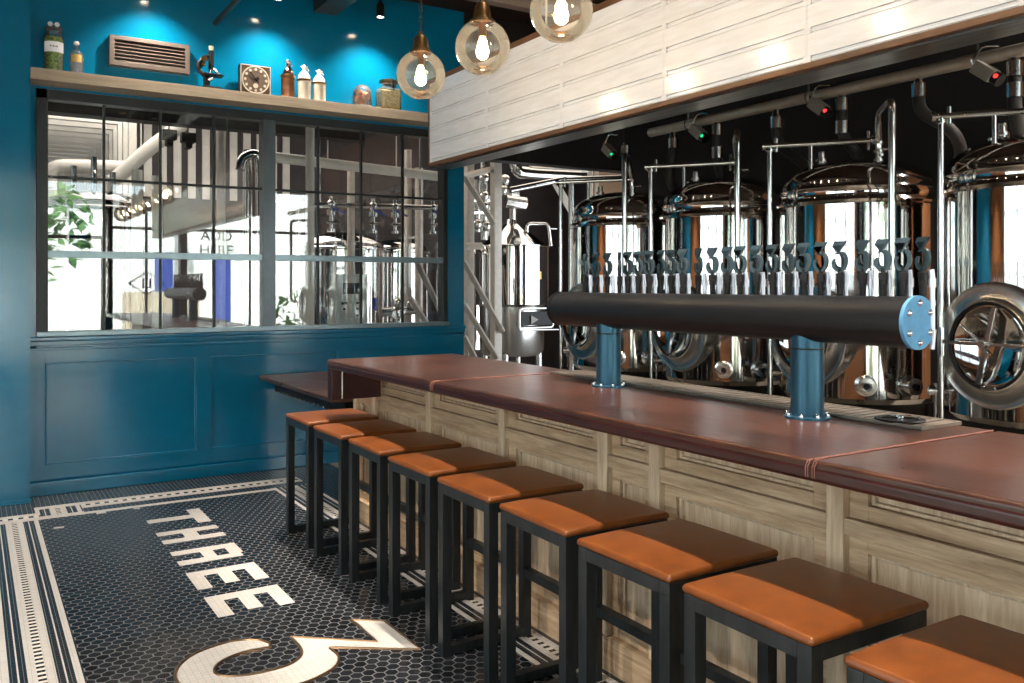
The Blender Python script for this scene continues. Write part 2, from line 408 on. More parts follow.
B().prism(G3, .0048, M3).build('numeral', MOSW, fl, smooth=0)
f = B(); f.tube([M3 @ Vector((p[0], p[1], .0045)) for p in G3 + [G3[0]]], .0065, 6); f.build('numeral_outline', BRASSLINE, fl, smooth=0)

ceil = struct(B().box(-3.2, 9.2, -2.4, 7.25, CZ, CZ+.2).build('ceiling', DARKCEIL))
# back wall with window opening (glass zone X .43..3.80, Z 1.17..2.98)
wb = B()
wb.box(-3.2, .41, 7.27, 7.42, 0, CZ)
wb.box(.41, 3.81, 7.27, 7.42, 0, 1.17)
wb.box(.41, 3.81, 7.27, 7.42, 2.995, CZ)
wb.box(3.81, 3.99, 7.27, 7.42, 0, CZ)
wb.box(.30, .41, 7.25, 7.27, 1.07, CZ); wb.box(.41, 3.81, 7.25, 7.27, 2.995, CZ); wb.box(3.81, 3.99, 7.25, 7.27, 1.07, CZ)
wb.box(.30, 3.99, 7.25, 7.27, 1.07, 1.17)
for a, c in ((.30, .47), (1.54, 1.654), (2.72, 2.835), (3.885, 3.99)): wb.box(a, c, 7.25, 7.275, .11, 1.07, .004)
for a, c in ((.47, 1.54), (1.654, 2.72), (2.835, 3.885)):
    wb.box(a-.01, c+.01, 7.25, 7.275, .11, .222, .004); wb.box(a-.01, c+.01, 7.25, 7.275, .972, 1.072, .004)
    for (xa, xb, za, zb) in ((a, a+.012, .222, .972), (c-.012, c, .222, .972), (a, c, .222, .234), (a, c, .96, .972)):
        wb.box(xa, xb, 7.262, 7.274, za, zb, .004)
struct(wb.build('wall_back', BLUE))
t = B()
t.box(.36, 3.99, 7.205, 7.25, 1.135, 1.168, .008); t.box(.36, 3.99, 7.225, 7.25, 1.10, 1.135, .006); t.box(.36, 3.99, 7.232, 7.25, 1.066, 1.088, .006)
struct(t.build('trim_1', BLUE))
struct(B().box(.36, 3.99, 7.225, 7.25, 0, .10, .008).build('baseboard_back', BLUE))
pier = struct(B().box(-3.2, .362, 7.05, 7.27, 0, CZ).build('wall_corner', BLUE))
struct(B().box(-3.2, .368, 7.035, 7.05, 0, .03, .004).build('baseboard_corner', BLUE))
# black header and side wall of the brewing bay
struct(B().box(3.99, 9.2, 7.25, 7.42, 2.77, CZ).build('wall_header', BLACKWALL))
struct(B().box(5.95, 6.1, 2.4, 7.25, 0, CZ).build('wall_right', BLACKWALL))
struct(B().box(5.95, 6.1, -2.4, 2.4, 0, CZ).build('wall_right_timber', wood('timber_side_wall', srgb(120, 74, 42), srgb(168, 112, 68), axis=2, scale=3)))
# street front, behind the camera: glazed
wf = B()
wf.box(-3.2, 6.1, -2.4, -2.2, 3.35, CZ)
for a, c in ((-3.2, -2.9), (-1.05, -.9), (.62, .76), (2.02, 2.14), (3.28, 3.40), (5.75, 6.1)): wf.box(a, c, -2.4, -2.2, 0, 3.35)
for a, c in ((-2.9, -1.05), (-.9, .62), (2.14, 3.28), (3.40, 5.75)): wf.box(a, c, -2.4, -2.2, 0, .32)
struct(wf.build('wall_front', FRAMEBLK))
k = 0
for a, c, z0 in ((-2.9, -1.05, .32), (-.9, .62, .32), (2.14, 3.28, .32), (3.40, 5.75, .32)):
    k += 1
    w = struct(B().box(a, c, -2.31, -2.30, z0, 3.35).build('window_%d' % (k+1), FRONTGLASS, smooth=0))
    f = B(); f.box(a, c, -2.33, -2.28, 2.55, 2.60); [f.box(a+(c-a)*q-.02, a+(c-a)*q+.02, -2.33, -2.28, z0, 3.35) for q in ((.25, .5, .75) if c < 1 else (.5,))]
    f.build('glazing_bar', FRAMEBLK, w)
d = struct(B().box(.76, 2.02, -2.31, -2.30, .08, 3.35).build('door_1', FRONTGLASS, smooth=0))
f = B(); f.box(.76, 2.02, -2.33, -2.28, 0, .10); f.box(.76, 2.02, -2.33, -2.28, 2.36, 2.42); f.box(.76, .82, -2.33, -2.28, .1, 2.4); f.box(1.96, 2.02, -2.33, -2.28, .1, 2.4)
f.build('door_frame', FRAMEBLK, d)
# left wall with a big shopfront window
wl = B()
wl.box(-3.2, -3.0, -2.2, 7.05, 3.2, CZ); wl.box(-3.2, -3.0, -2.2, 7.05, 0, .5)
for a, c in ((-2.2, -1.6), (.4, .55), (2.4, 2.55), (4.4, 7.05)): wl.box(-3.2, -3.0, a, c, .5, 3.2)
WARMWOOD = wood('warm_timber_wall', srgb(120, 74, 42), srgb(168, 112, 68), axis=2, scale=3)
struct(wl.build('wall_left', WARMWOOD))
for i, (a, c) in enumerate(((-1.6, .4), (.55, 2.4), (2.55, 4.4))):
    w = struct(B().box(-3.11, -3.10, a, c, .5, 3.2).build('window_%d' % (i+6), FRONTGLASS, smooth=0))
    f = B(); f.box(-3.13, -3.08, a, c, 2.4, 2.45); f.box(-3.13, -3.08, (a+c)/2-.02, (a+c)/2+.02, .5, 3.2); f.build('glazing_bar', FRAMEBLK, w)

# ------------------------------------------------------------------ steel window to the brewery
win = struct(bpy.data.objects.new('window_1', None)); COL.objects.link(win)
fr = B(); Y0, Y1 = 7.235, 7.36
fr.box(.41, .487, Y0, Y1, 1.17, 2.995, .004); fr.box(3.765, 3.81, Y0, Y1, 1.17, 2.995, .004)
fr.box(.41, 3.81, Y0, Y1, 2.925, 2.995, .004)
fr.build('window_frame', FRAMEBLK, win)

GS = pbr('grey_sill_steel', srgb(118, 134, 142), rough=.3, metal=.6, nscale=20)
B().box(2.07, 2.175, Y0-.01, Y1, 1.20, 2.93, .004).build('mullion', pbr('dark_mullion_steel', srgb(74, 80, 86), rough=.32, metal=.6, nscale=20), win)
B().box(.41, 3.81, 7.20, 7.36, 1.17, 1.205, .004).build('sill', GS, win)
mu = B()
for x in (.867, 1.273, 1.682, 2.56, 2.958, 3.362): mu.box(x-.009, x+.009, 7.265, 7.295, 1.20, 2.93)
mu.box(.487, 2.07, 7.262, 7.298, 2.345, 2.363); mu.box(2.175, 3.765, 7.262, 7.298, 2.345, 2.363)
mu.build('muntin', FRAMEBLK, win, smooth=0)
rl = B(); rl.box(.46, 2.07, 7.24, 7.30, 1.755, 1.805, .004); rl.box(2.175, 3.79, 7.24, 7.30, 1.755, 1.805, .004)
rl.build('sash_rail', GS, win)
gl = B(); gl.box(.48, 2.08, 7.278, 7.282, 1.19, 2.92); gl.box(2.17, 3.77, 7.278, 7.282, 1.19, 2.92)
gl.build('glazing', WINGLASS, win, smooth=0)

# ------------------------------------------------------------------ long shelf and what stands on it
SH = 3.10
tag(B().box(.362, 3.985, 7.03, 7.25, SH-.083, SH, .003).build('wall_shelf', SHELFWOOD), 'long pale wooden shelf above the black steel window', 'shelf')
IY = 7.12
def lathe_at(prof, mat, name, par, loc=(0, 0, 0), seg=24):
    return B().lathe(prof, seg, Matrix.Translation(loc)).build(name, mat, par)
# apothecary jar of green herbs
j = thing('apothecary_jar', 'tall glass apothecary jar of green herbs with white paper label', 'jar', (.515, IY, SH))
lathe_at([(0, .0), (.062, .0), (.064, .01), (.064, .245), (.058, .262), (.050, .268), (.050, .30), (.056, .305), (.056, .315), (0, .315)], JARGLASS, 'jar_body', j)
HERB = pbr('green_herbs', srgb(150, 176, 70), rough=.8, nscale=60, col2=srgb(70, 90, 36), bump=.6)
lathe_at([(0, .006), (.058, .006), (.058, .24), (.05, .25), (0, .25)], HERB, 'herbs', j)
PAPER = pbr('white_paper', srgb(236, 236, 240), rough=.6, nscale=30)
lb_ = B(); 
pl = [(math.cos(a)*.0655, math.sin(a)*.0655) for a in [math.radians(200+i*14) for i in range(11)]]
for (xa, ya), (xb, yb) in zip(pl, pl[1:]):
    vs = [lb_.bm.verts.new(p) for p in ((xa, ya, .135), (xb, yb, .135), (xb, yb, .21), (xa, ya, .21))]; lb_.bm.faces.new(vs)
lbo = lb_.build('label', PAPER, j)
ink = B(); 
for i in range(5): ink.box(-.03+i*.011, -.024+i*.011, -.0668, -.0655, .168+.003*(i % 2), .176+.004*((i+1) % 2))
ink.build('ink', BLACK, lbo, smooth=0)
WHITECER = pbr('white_glazed_cap', srgb(240, 236, 232), rough=.25, nscale=30)
lid = lathe_at([(0, .315), (.058, .315), (.058, .325), (.03, .335), (0, .337)], JARGLASS, 'stopper', j)
B().sphere((-.022, 0, .348), .018, 12).sphere((.022, 0, .348), .018, 12).build('stopper_knob', WHITECER, lid)
# small bottle
s_ = thing('reagent_bottle', 'small clear stoppered bottle with a yellowed label beside the herb jar', 'bottle', (.665, IY, SH))
lathe_at([(0, 0), (.042, 0), (.044, .006), (.044, .145), (.036, .165), (.018, .18), (.018, .205), (.024, .208), (.024, .214), (0, .214)], JARGLASS, 'bottle_body', s_)
lathe_at([(0, .214), (.014, .214), (.022, .228), (.014, .244), (0, .246)], WHITECER, 'stopper', s_)
YEL = pbr('yellowed_paper', srgb(196, 150, 70), rough=.6, nscale=60, col2=srgb(220, 186, 110))
lathe_at([(0, .005), (.038, .005), (.038, .09), (0, .09)], pbr('pale_powder', srgb(170, 172, 186), rough=.7, nscale=50), 'powder', s_)
q = B(); pl = [(math.cos(a)*.0452, math.sin(a)*.0452) for a in [math.radians(215+i*12) for i in range(9)]]
for (xa, ya), (xb, yb) in zip(pl, pl[1:]):
    q.bm.faces.new([q.bm.verts.new(p) for p in ((xa, ya, .085), (xb, yb, .085), (xb, yb, .142), (xa, ya, .142))])
q.build('label', YEL, s_)
# wall vent
v = thing('wall_vent', 'beige louvred air vent on the blue wall above the shelf', 'vent', (1.185, 7.25, 3.335))
VENTC = pbr('beige_vent_metal', srgb(86, 76, 68), rough=.45, nscale=30)
f = B(); f.box(-.292, .292, -.075, 0, .082, .115, .004); f.box(-.292, .292, -.075, 0, -.115, -.082, .004); f.box(-.292, -.255, -.075, 0, -.09, .09, .004); f.box(.255, .292, -.075, 0, -.09, .09, .004)
f.build('frame', VENTC, v)
f = B()
for i in range(6): f.box(-.258, .258, -.02, .02, -.003, .003, M=Matrix.Translation((0, -.05, -.068+i*.027)) @ Matrix.Rotation(math.radians(38), 4, 'X'))
f.build('louvre', VENTC, v, smooth=0)
B().box(-.26, .26, -.01, -.002, -.085, .085).build('backing', BLACK, v, smooth=0)
# microscope
m_ = thing('microscope', 'small black and brass microscope on the shelf', 'microscope', (1.62, IY, SH))
f = B(); f.box(-.06, .07, -.04, .04, 0, .022, .006); f.box(-.045, -.005, -.018, .018, .02, .10, .006); f.build('base', BLACK, m_)
f = B(); f.tube([(-.03, 0, .09), (-.075, 0, .13), (-.08, 0, .18), (-.05, 0, .225), (.0, 0, .245)], .016, 10); f.build('arm', BLACK, m_)
B().box(-.05, .085, -.045, .045, .102, .114, .003).build('stage', BLACK, m_)
f = B(); f.cyl((.005, 0, .15), (.005, 0, .285), .019, seg=16); f.build('tube', BLACK, m_)
CREAM = pbr('cream_cap', srgb(230, 216, 180), rough=.3, nscale=30)
f = B(); f.cyl((.005, 0, .285), (.005, 0, .318), .014, .017, seg=16); f.build('eyepiece', CREAM, m_)
f = B(); f.cyl((.012, 0, .155), (.06, 0, .125), .011, .009, seg=12); f.cyl((.0, 0, .15), (-.005, 0, .122), .01, .007, seg=12); f.build('objective', CHROME, m_)
f = B(); f.cyl((-.045, -.035, .215), (-.045, .035, .215), .02, seg=16); f.cyl((-.05, -.03, .175), (-.05, .03, .175), .014, seg=16); f.build('focus_knob', BRASS, m_)
f = B(); f.cyl((-.02, -.02, .07), (.01, -.03, .085), .016, seg=14); f.build('mirror', CHROME, m_)
m_.scale = (1.14, 1.14, 1.1)
# clock
c_ = thing('square_clock', 'square bronze clock with a round dotted face on the shelf', 'clock', (1.975, IY-.01, SH))
CLK = pbr('bronze_clock', srgb(84, 68, 54), rough=.35, metal=.5, nscale=30, col2=srgb(68, 54, 42))
FACE = pbr('taupe_face', srgb(92, 76, 64), rough=.4, metal=.3, nscale=30)
PALE = pbr('pale_markers', srgb(176, 164, 146), rough=.4, nscale=30)
B().box(-.125, .125, 0, .075, 0, .245, .006).build('case', CLK, c_)
YM = Matrix.Translation((0, -.001, .123)) @ Matrix.Rotation(PI/2, 4, 'X')
f = B(); f.lathe([(0, .001), (.108, .001), (.108, -.004), (0, -.004)], 40, YM); face = f.build('dial', FACE, c_)
f = B(); f.torus((0, 0, 0), .108, .006, M=YM, seg=40); 
for a_, b_ in ((-.122, -.116), (.116, .122)): f.box(a_, b_, -.004, 0, .004, .241)
f.box(-.122, .122, -.004, 0, .236, .242); f.build('bezel', PALE, c_)
f = B()
for i in range(12):
    a = i*PI/6; f.cyl((math.sin(a)*.086, -.002, .123+math.cos(a)*.086), (math.sin(a)*.086, -.007, .123+math.cos(a)*.086), .011, seg=12)
f.cyl((0, -.002, .075), (0, -.006, .075), .02, seg=16)
f.build('hour_marker', PALE, face)
f = B(); 
for ang, ln, w in ((math.radians(-38), .075, .006), (math.radians(52), .03, .012)):
    f.box(-w, w, -.012, -.009, -.01, ln, M=Matrix.Translation((0, 0, .123)) @ Matrix.Rotation(ang, 4, 'Y'))
f.build('hand', BLACK, c_, smooth=0)
# siphons on a thin board
tag(B().box(2.17, 2.615, 7.05, 7.20, SH, SH+.008, .002).build('display_board', SHELFWOOD), 'thin wooden board under the three soda siphons', 'board')
AMB = pbr('amber_brown_glass', srgb(150, 92, 50), rough=.15, nscale=12, col2=srgb(120, 70, 38))
FRO = pbr('frosted_white_glass', srgb(226, 214, 196), rough=.3, nscale=14, col2=srgb(206, 192, 172))
def siphon(x, mat, h, label):
    o = thing('soda_siphon', label, 'bottle', (x, IY, SH+.008), 0, 'soda siphons on the shelf')
    lathe_at([(0, 0), (.052, 0), (.055, .008), (.055, h*.52), (.057, h*.53), (.057, h*.57), (.05, h*.60), (.047, h*.68), (.03, h*.78), (.02, h*.82), (0, h*.82)], mat, 'bottle_body', o)
    lathe_at([(.0565, h*.52), (.061, h*.53), (.061, h*.575), (.0565, h*.585)], BRASS, 'collar', o)
    f = B(); f.lathe([(.052, h*.60), (.050, h*.68), (.03, h*.79), (.016, h*.83), (.016, h*.9), (.024, h*.92), (.024, h*.95), (0, h*.96)], 20)
    f.box(-.03, .03, -.006, .006, h*.93, h*.96, .003); f.tube([(0, 0, h*.88), (.03, 0, h*.9), (.04, 0, h*.84)], .006, 8); f.sphere((0, 0, h*.97), .011, 10)
    f.build('siphon_head', CHROME if mat == AMB else WHITECER, o)
siphon(2.245, AMB, .32, 'soda siphon with amber brown body, next to the square clock')
siphon(2.385, FRO, .295, 'frosted white soda siphon standing between amber siphon and its white twin')
siphon(2.515, FRO, .275, 'frosted white soda siphon on the end of the board towards the glass dome')
# dome with specimen
d_ = thing('glass_dome', 'rounded glass dome with orange brown specimen on the shelf', 'dome', (2.905, IY, SH))
B().lathe([(.085, .0), (.085, .10), (.078, .14), (.055, .18), (.025, .198), (0, .203)], 28).build('cover', JARGLASS, d_)
SPEC = pbr('orange_brown_specimen', srgb(226, 140, 70), rough=.5, nscale=14, col2=srgb(176, 84, 34), bump=.5)
f = B(); f.sphere((-.01, 0, .06), .055, 16, (1, 1, 1.05)); f.sphere((.025, -.01, .10), .042, 14); f.sphere((-.03, -.02, .12), .03, 12); f.build('specimen', SPEC, d_)
B().lathe([(0, 0), (.088, 0), (.088, .012), (0, .014)], 28).build('base', SHELFWOOD, d_)
# square jar
s4 = thing('storage_jar', 'square shouldered glass jar of golden grain with a clip lid', 'jar', (3.155, IY, SH))
GRAIN = pbr('golden_grain', srgb(232, 202, 116), rough=.7, nscale=60, col2=srgb(190, 152, 72), bump=.5)
f = B(); f.box(-.10, .10, -.08, .08, 0, .20, .03, 3); f.lathe([(.07, .195), (.068, .235), (.075, .24)], 24); f.build('jar_body', JARGLASS, s4)
B().box(-.092, .092, -.072, .072, .006, .175, .026, 3).build('grain', GRAIN, s4)
B().lathe([(.078, .235), (.084, .24), (.084, .262), (.06, .272), (0, .274)], 24).build('lid', BRASS, s4)
f = B(); f.torus((0, 0, .225), .08, .004); f.box(-.006, .006, -.092, -.08, .18, .25, .002); f.build('clip', CHROME, s4)

# ------------------------------------------------------------------ ceiling steel and spotlights
tag(B().box(2.43, 2.63, -2.1, 7.02, 3.83, 4.10, .004).build('ceiling_beam', DARKSTEEL), 'rusty dark steel ceiling beam running towards the blue wall', 'beam')
bm_ = B(); bm_.tube([(1.69, 7.25, 3.68), (1.69, 3.0, 3.68), (1.69, -2.0, 3.68)], .021, 12)
for y in (6.6, 4.6, 2.6, .6): bm_.cyl((1.69, y, 3.68), (1.69, y, CZ), .007, seg=8)
tag(bm_.build('ceiling_conduit', FRAMEBLK), 'thin black conduit pipe hanging under the ceiling by the wall vent', 'pipe')
tag(B().box(.5, 5.9, 6.36, 6.46, 3.97, 4.14, .003).build('cross_beam', pbr('pale_steel_beam', srgb(150, 128, 116), rough=.5, nscale=8)), 'pale steel cross beam under the ceiling behind the pendant lamps', 'beam')
def spot(x, label, first):
    o = thing('spotlight', label, 'spotlight', (x, 6.92, CZ), 0, 'spotlights along the blue wall')
    B().cyl((0, 0, -.2), (0, 0, 0), .014, seg=12).cyl((0, 0, -.012), (0, 0, 0), .05, seg=20).build('stem', BLACK, o)
    B().lathe([(0, -.17), (.02, -.17), (.036, -.20), (.036, -.30), (.03, -.30), (.03, -.285)], 20).build('can', BLACK, o)
    B().lathe([(0, -.292), (.03, -.292), (.03, -.286), (0, -.286)], 20).build('lens', LENS, o)
    l = bpy.data.lights.new('spot_light', 'SPOT'); l.energy = 80; l.color = (1, .90, .78); l.spot_size = math.radians(112); l.spot_blend = 1.0; l.shadow_soft_size = .03
    lo = bpy.data.objects.new('spot_light', l); COL.objects.link(lo); lo.parent = o; lo.location = (0, 0, -.31); lo.rotation_euler = (math.radians(12), 0, 0)
spot(1.2, 'spotlight on a black stem above the wall vent', 1)
spot(2.10, 'spotlight on a black stem above the square clock', 0)
spot(2.99, 'spotlight on a black stem above the glass dome', 0)

def downlight(y, label, x=2.05, grp='downlights over the bar edge', e=215, size=37, tilt=0):
    o = thing('downlight', label, 'spotlight', (x, y, CZ), 0, grp)
    B().cyl((0, 0, -.3), (0, 0, 0), .014, seg=12).cyl((0, 0, -.012), (0, 0, 0), .05, seg=20).build('stem', BLACK, o)
    B().lathe([(0, -.27), (.02, -.27), (.036, -.30), (.036, -.42), (.03, -.42), (.03, -.395)], 20).build('can', BLACK, o)
    B().lathe([(0, -.405), (.03, -.405), (.03, -.398), (0, -.398)], 20).build('lens', LENS, o)
    l = bpy.data.lights.new('down_light', 'SPOT'); l.energy = e; l.color = (1, .91, .80); l.spot_size = math.radians(size); l.spot_blend = .45; l.shadow_soft_size = .03
    lo = bpy.data.objects.new('down_light', l); COL.objects.link(lo); lo.parent = o; lo.location = (0, 0, -.43); lo.rotation_euler = (0, tilt, 0)
ORD = ['downlight above the stool nearest the blue wall', 'downlight above the second stool from the blue wall', 'downlight above the third stool from the blue wall', 'downlight above the fourth stool from the blue wall', 'downlight above the middle stool', 'downlight above the sixth stool from the blue wall', 'downlight above the third stool from the street end', 'downlight above the second stool from the street end', 'downlight above the stool at the street end']
for y_, l_ in zip((5.3, 4.78, 4.22, 3.63, 3.04, 2.44, 1.845, 1.255, .66), ORD): downlight(y_, l_)
for y_, l_ in ((5.8, 'added unseen downlight washing the timber wall, by the blue corner'), (3.5, 'added unseen downlight washing the middle of the timber wall'), (1.4, 'added unseen downlight washing the timber wall between the side windows'), (-.8, 'added unseen downlight washing the timber wall at the street end')):
    downlight(y_, l_, -2.3, 'added downlights along the timber wall', 300, 95, math.radians(-14))  # unseen lamps added so the tanks mirror a warmly lit wall
for y_, l_ in ((1.6, 'added unseen downlight washing the timber wall beyond the tanks'), (-.4, 'added unseen downlight washing the timber wall by the street windows')):
    downlight(y_, l_, 5.3, 'added downlights along the tank side timber wall', 300, 95, math.radians(14))  # out of view too, added to warm the tanks' street side reflections

# ------------------------------------------------------------------ pendant lamps
def pendant(y, label):
    o = thing('pendant_lamp', label, 'pendant lamp', (1.93, y, 2.615), 0, 'globe pendant lamps over the bar')
    prof = []
    for i in range(25):
        a = math.radians(22+i*(180-22-26)/24); prof.append((.122*math.sin(a), .122*math.cos(a)))
    prof.append((.05, -.112)); prof.append((.0485, -.1105))
    B().lathe(prof, 48).build('globe', GLOBEGLASS, o)
    cap = B().lathe([(.052, .104), (.056, .108), (.056, .116), (.046, .120), (.046, .126), (.035, .13), (.031, .185), (.024, .195), (.012, .20), (.012, .215), (0, .215)], 32).build('cap', BRASS, o)
    f = B().cyl((.046, 0, .118), (.036, 0, .175), .003, seg=8).cyl((-.046, 0, .118), (-.036, 0, .175), .003, seg=8)
    f.build('thumb_screw', BRASS, cap)
    B().lathe([(.016, .105), (.018, .10), (.018, .045), (0, .04)], 20).build('socket', BRASS, o)
    B().lathe([(0, .045), (.012, .04), (.02, .012), (.028, -.018), (.024, -.04), (.012, -.052), (0, -.055)], 20).build('bulb', BULB, o)
    f = B()
    z = .222; i = 0
    while z < CZ-2.615-.02:
        M = Matrix.Translation((0, 0, z)) @ Matrix.Rotation(PI/2 if i % 2 else 0, 4, 'Z') @ Matrix.Rotation(PI/2, 4, 'X') @ Matrix.Diagonal((.62, 1, 1, 1))
        f.torus(None, .017, .0028, M=M, seg=12, seg2=6); z += .028; i += 1
    f.build('chain', BLACKMETAL, o)
    B().lathe([(0, CZ-2.645), (.05, CZ-2.64), (.06, CZ-2.615), (0, CZ-2.615)], 20).build('ceiling_rose', BRASS, o)
    return o
names_ord = ['glass globe pendant lamp nearest the blue wall, in front of the golden grain jar',
             'second glass globe pendant lamp from the blue wall, at the hood corner',
             'third glass globe pendant lamp from the blue wall, against white hood boards',
             'fourth glass globe pendant lamp along the bar', 'fifth glass globe pendant lamp along the bar', 'sixth glass globe pendant lamp along the bar', 'seventh glass globe pendant lamp along the bar']
p0 = pendant(3.925, names_ord[0]); p0.location.x = 1.914; p0.location.z = 2.603
for i, y in enumerate((3.336, 2.735, 2.14, 1.55, .96, .37)): dup(p0, (1.93+.003*i, y, 2.606+.003*i), label=names_ord[i+1])

# ------------------------------------------------------------------ bar: hood, top, front, ledge
HX, HZ0, HZ1, HY1, HY0 = 2.53, 2.34, 2.85, 5.06, -.6
h = thing('bar_hood', 'long white glossy boarded hood hanging over the bar', 'bar hood', (HX, 0, HZ0))
f = B(); f.box(.012, .155, HY0, HY1, .012, HZ1-HZ0); f.build('carcass', TRIMWOOD, h, smooth=0)
f = B(); rows = 5; rh = (HZ1-HZ0)/rows
f.box(.004, .014, HY0, HY1-.012, 0.0, HZ1-HZ0)
ys = [HY1-.012, 4.32, 3.573, 2.81, 2.06, 1.31, .56, -.19, HY0]
for a, c in zip(ys, ys[1:]):
    for r in range(rows):
        zb = r*rh
        f.box(-.006, .006, c, a, zb+.022, zb+rh, .0025)
        f.box(-.006, .006, a-.016, a, zb, zb+.03, .0015); f.box(-.006, .006, c, c+.016, zb, zb+.03, .0015)
        f.box(-.001, .006, c+.012, a-.012, zb+.006, zb+.016, .002)
f.build('board', WHITEBOARD, h, smooth=30)
f = B(); f.box(-.010, .16, HY0, HY1, -.022, 0.0, .002); f.box(-.010, .012, HY0, HY1, HZ1-HZ0, HZ1-HZ0+.03, .002); f.box(-.010, .16, HY1-.012, HY1+.004, -.022, HZ1-HZ0+.03, .002)
f.build('edge_trim', TRIMWOOD, h)
B().box(.02, .16, HY0, HY1-.02, -.03, -.02, .002).build('soffit_sheet', GALV, h)
f = B(); f.cyl((.10, 3.86, HZ1-HZ0), (.10, 3.86, CZ-HZ0), .006, seg=8); f.cyl((.10, 1.0, HZ1-HZ0), (.10, 1.0, CZ-HZ0), .006, seg=8); f.build('hanger_rod', WHITEPAINT, h)

CT = 1.10; CF, CB = 1.835, 2.70; CE = 5.06
ct = thing('bar_counter', 'long oxblood leather topped bar counter with seamed joints', 'counter', (0, 0, CT-.045))
ysg = [(3.642, CE), (1.486, 3.638), (-.6, 1.482)]
for a, c in ysg:
    f = B(); f.box(CF, CB, a, c, .0, .045, .014, 4); f.build('leather_panel', OXBLOOD, ct, smooth=60)
f = B(); f.box(CF-.004, CF+.06, -.6, CE+.003, -.012, .030, .015, 4); f.build('nosing', OXDARK, ct, smooth=60)
PINK = pbr('pink_thread', srgb(126, 78, 66), rough=.5, nscale=50)
for y in (3.64, 1.484):
    f = B()
    for dy in (-.014, -.007, .007, .014): f.tube([(CF+.02, y+dy, .0455), (CF+.004, y+dy, .041), (CF-.005, y+dy, .028), (CF-.005, y+dy, .0), ], .0015, 6)
    f.tube([(CF+.01, y, .0452), (CB-.02, y, .0452)], .003, 6)
    f.build('seam', PINK, ct)
# hanging leather end panel
f = B(); f.box(CF+.004, CF+.07, CE-.075, CE, -.20, .0, .006); f.box(CF+.06, 2.164, CE-.06, CE, -.20, 0, .003)
f.build('end_apron', OXEND, ct)
f = B(); f.cyl((CF+.072, CE-.068, -.19), (CF+.072, CE-.068, -.004), .007, seg=10); f.build('corner_bead', BSTEEL, ct)

BX = 2.19
bf = thing('panelled_bar', 'limed oak panelled front under the leather bar counter', 'bar front', (BX, 0, 0))
y0b, y1b = -.6, 5.47
f = B(); f.box(.045, .45, y0b, y1b, .0, CT-.047); f.build('carcass', OAKV, bf, smooth=0)
pils = [(5.47, 5.42), (5.16, 5.10), (4.39, 4.33), (3.60, 3.54), (2.815, 2.75), (2.50, 2.44), (1.70, 1.64), (.90, .84), (.60, .54), (-.20, -.26)]
for a, c in pils: B().box(-.022, .03, c, a, .14, CT-.047, .003).build('pilaster', OAKV, bf)
B().box(-.026, .03, y0b, y1b, 0, .14, .004).build('plinth', OAKH, bf)
for (a, c), (a2, c2) in zip(pils, pils[1:]):
    yt, yb = c, a2; st = .065 if yt-yb > .5 else .05
    B().box(-.018, .03, yb, yt, .818, .868, .003).build('rail', OAKH, bf)
    for za, zb in ((.868, CT-.047), (.14, .818)):
        fs = B(); fs.box(.004, .04, yb, yb+st, za, zb, .003); fs.box(.004, .04, yt-st, yt, za, zb, .003)
        fs.box(.004, .04, yb+st-.001, yt-st+.001, za, za+.045, .003); fs.box(.004, .04, yb+st-.001, yt-st+.001, zb-(.045 if za < .5 else .012), zb, .003)
        pf = fs.build('panel_frame', OAKH, bf)
        fp = B(); ia, ib, ja, jb = yb+st, yt-st, za+.045, zb-(.045 if za < .5 else .012)
        fp.box(.030, .046, ia, ib, ja, jb)
        for (p, q_, r_, s_2) in ((ia, ia+.014, ja, jb), (ib-.014, ib, ja, jb), (ia+.012, ib-.012, ja, ja+.012), (ia+.012, ib-.012, jb-.012, jb)):
            fp.box(.016, .04, p, q_, r_, s_2, .005)
        fp.build('panel', OAKV, bf)
B().box(.45, .458, y0b, y1b, .08, CT-.05, .002).build('back_panel', STEEL, bf)

lg = thing('wall_ledge', 'low leather topped ledge between the bar end and the blue wall', 'ledge', (0, 0, .80))
for a, c in ((5.50, 5.98), (5.985, 6.60), (6.605, 7.22)):
    f = B(); f.box(2.03, 2.72, a, c, -.035, 0, .01, 3); f.build('leather_panel', OXBLOOD, lg, smooth=60)
lgb = B().box(2.16, 2.72, 5.6, 7.2, -.14, -.036, .003).build('bracket', BLACK, lg)
lbk = lgb
sd = B().sphere((0, 0, 0), .007, 8).build('stud', CHROME, lbk); sd.location = (2.158, 5.70, -.128)
for i in range(1, 14):
    q = sd.copy(); COL.objects.link(q); q.location = (2.158, 5.70+i*.105, -.128)
f = B()
for i in range(34): f.sphere((2.06+i*.019, 7.205, .003), .006, 8)
f.build('hobnail', CHROME, lg)

# drip tray
DT = pbr('drip_tray_steel', (.26, .21, .17, 1), rough=.42, metal=.6, nscale=40)
dt = thing('drip_tray', 'long ribbed metal drip tray set along the back of the bar', 'drip tray', (0, 0, CT))
f = B(); f.box(2.488, 2.70, 1.60, 3.62, .0005, .006, .002); f.build('pan', BLACK, dt)
f = B()
y = 1.615
while y < 3.6: f.box(2.492, 2.692, y, y+.030, .004, .011, .001); y += .042
f.box(2.488, 2.496, 1.60, 3.62, .0, .013, .002); f.box(2.69, 2.70, 1.60, 3.62, .0, .013, .002); f.box(2.488, 2.70, 1.595, 1.605, 0, .013, .002)
f.build('grate', DT, dt)
gr = thing('glass_rinser', 'round black glass rinser set at the end of the drip tray', 'rinser', (2.56, 1.72, CT+.011))
B().lathe([(0, .0), (.075, .0), (.078, .004), (.075, .007), (.06, .006), (0, .006)], 32).build('plate', BLACK, gr)
f = B().lathe([(0, .006), (.012, .006), (.012, .016), (0, .018)], 12)
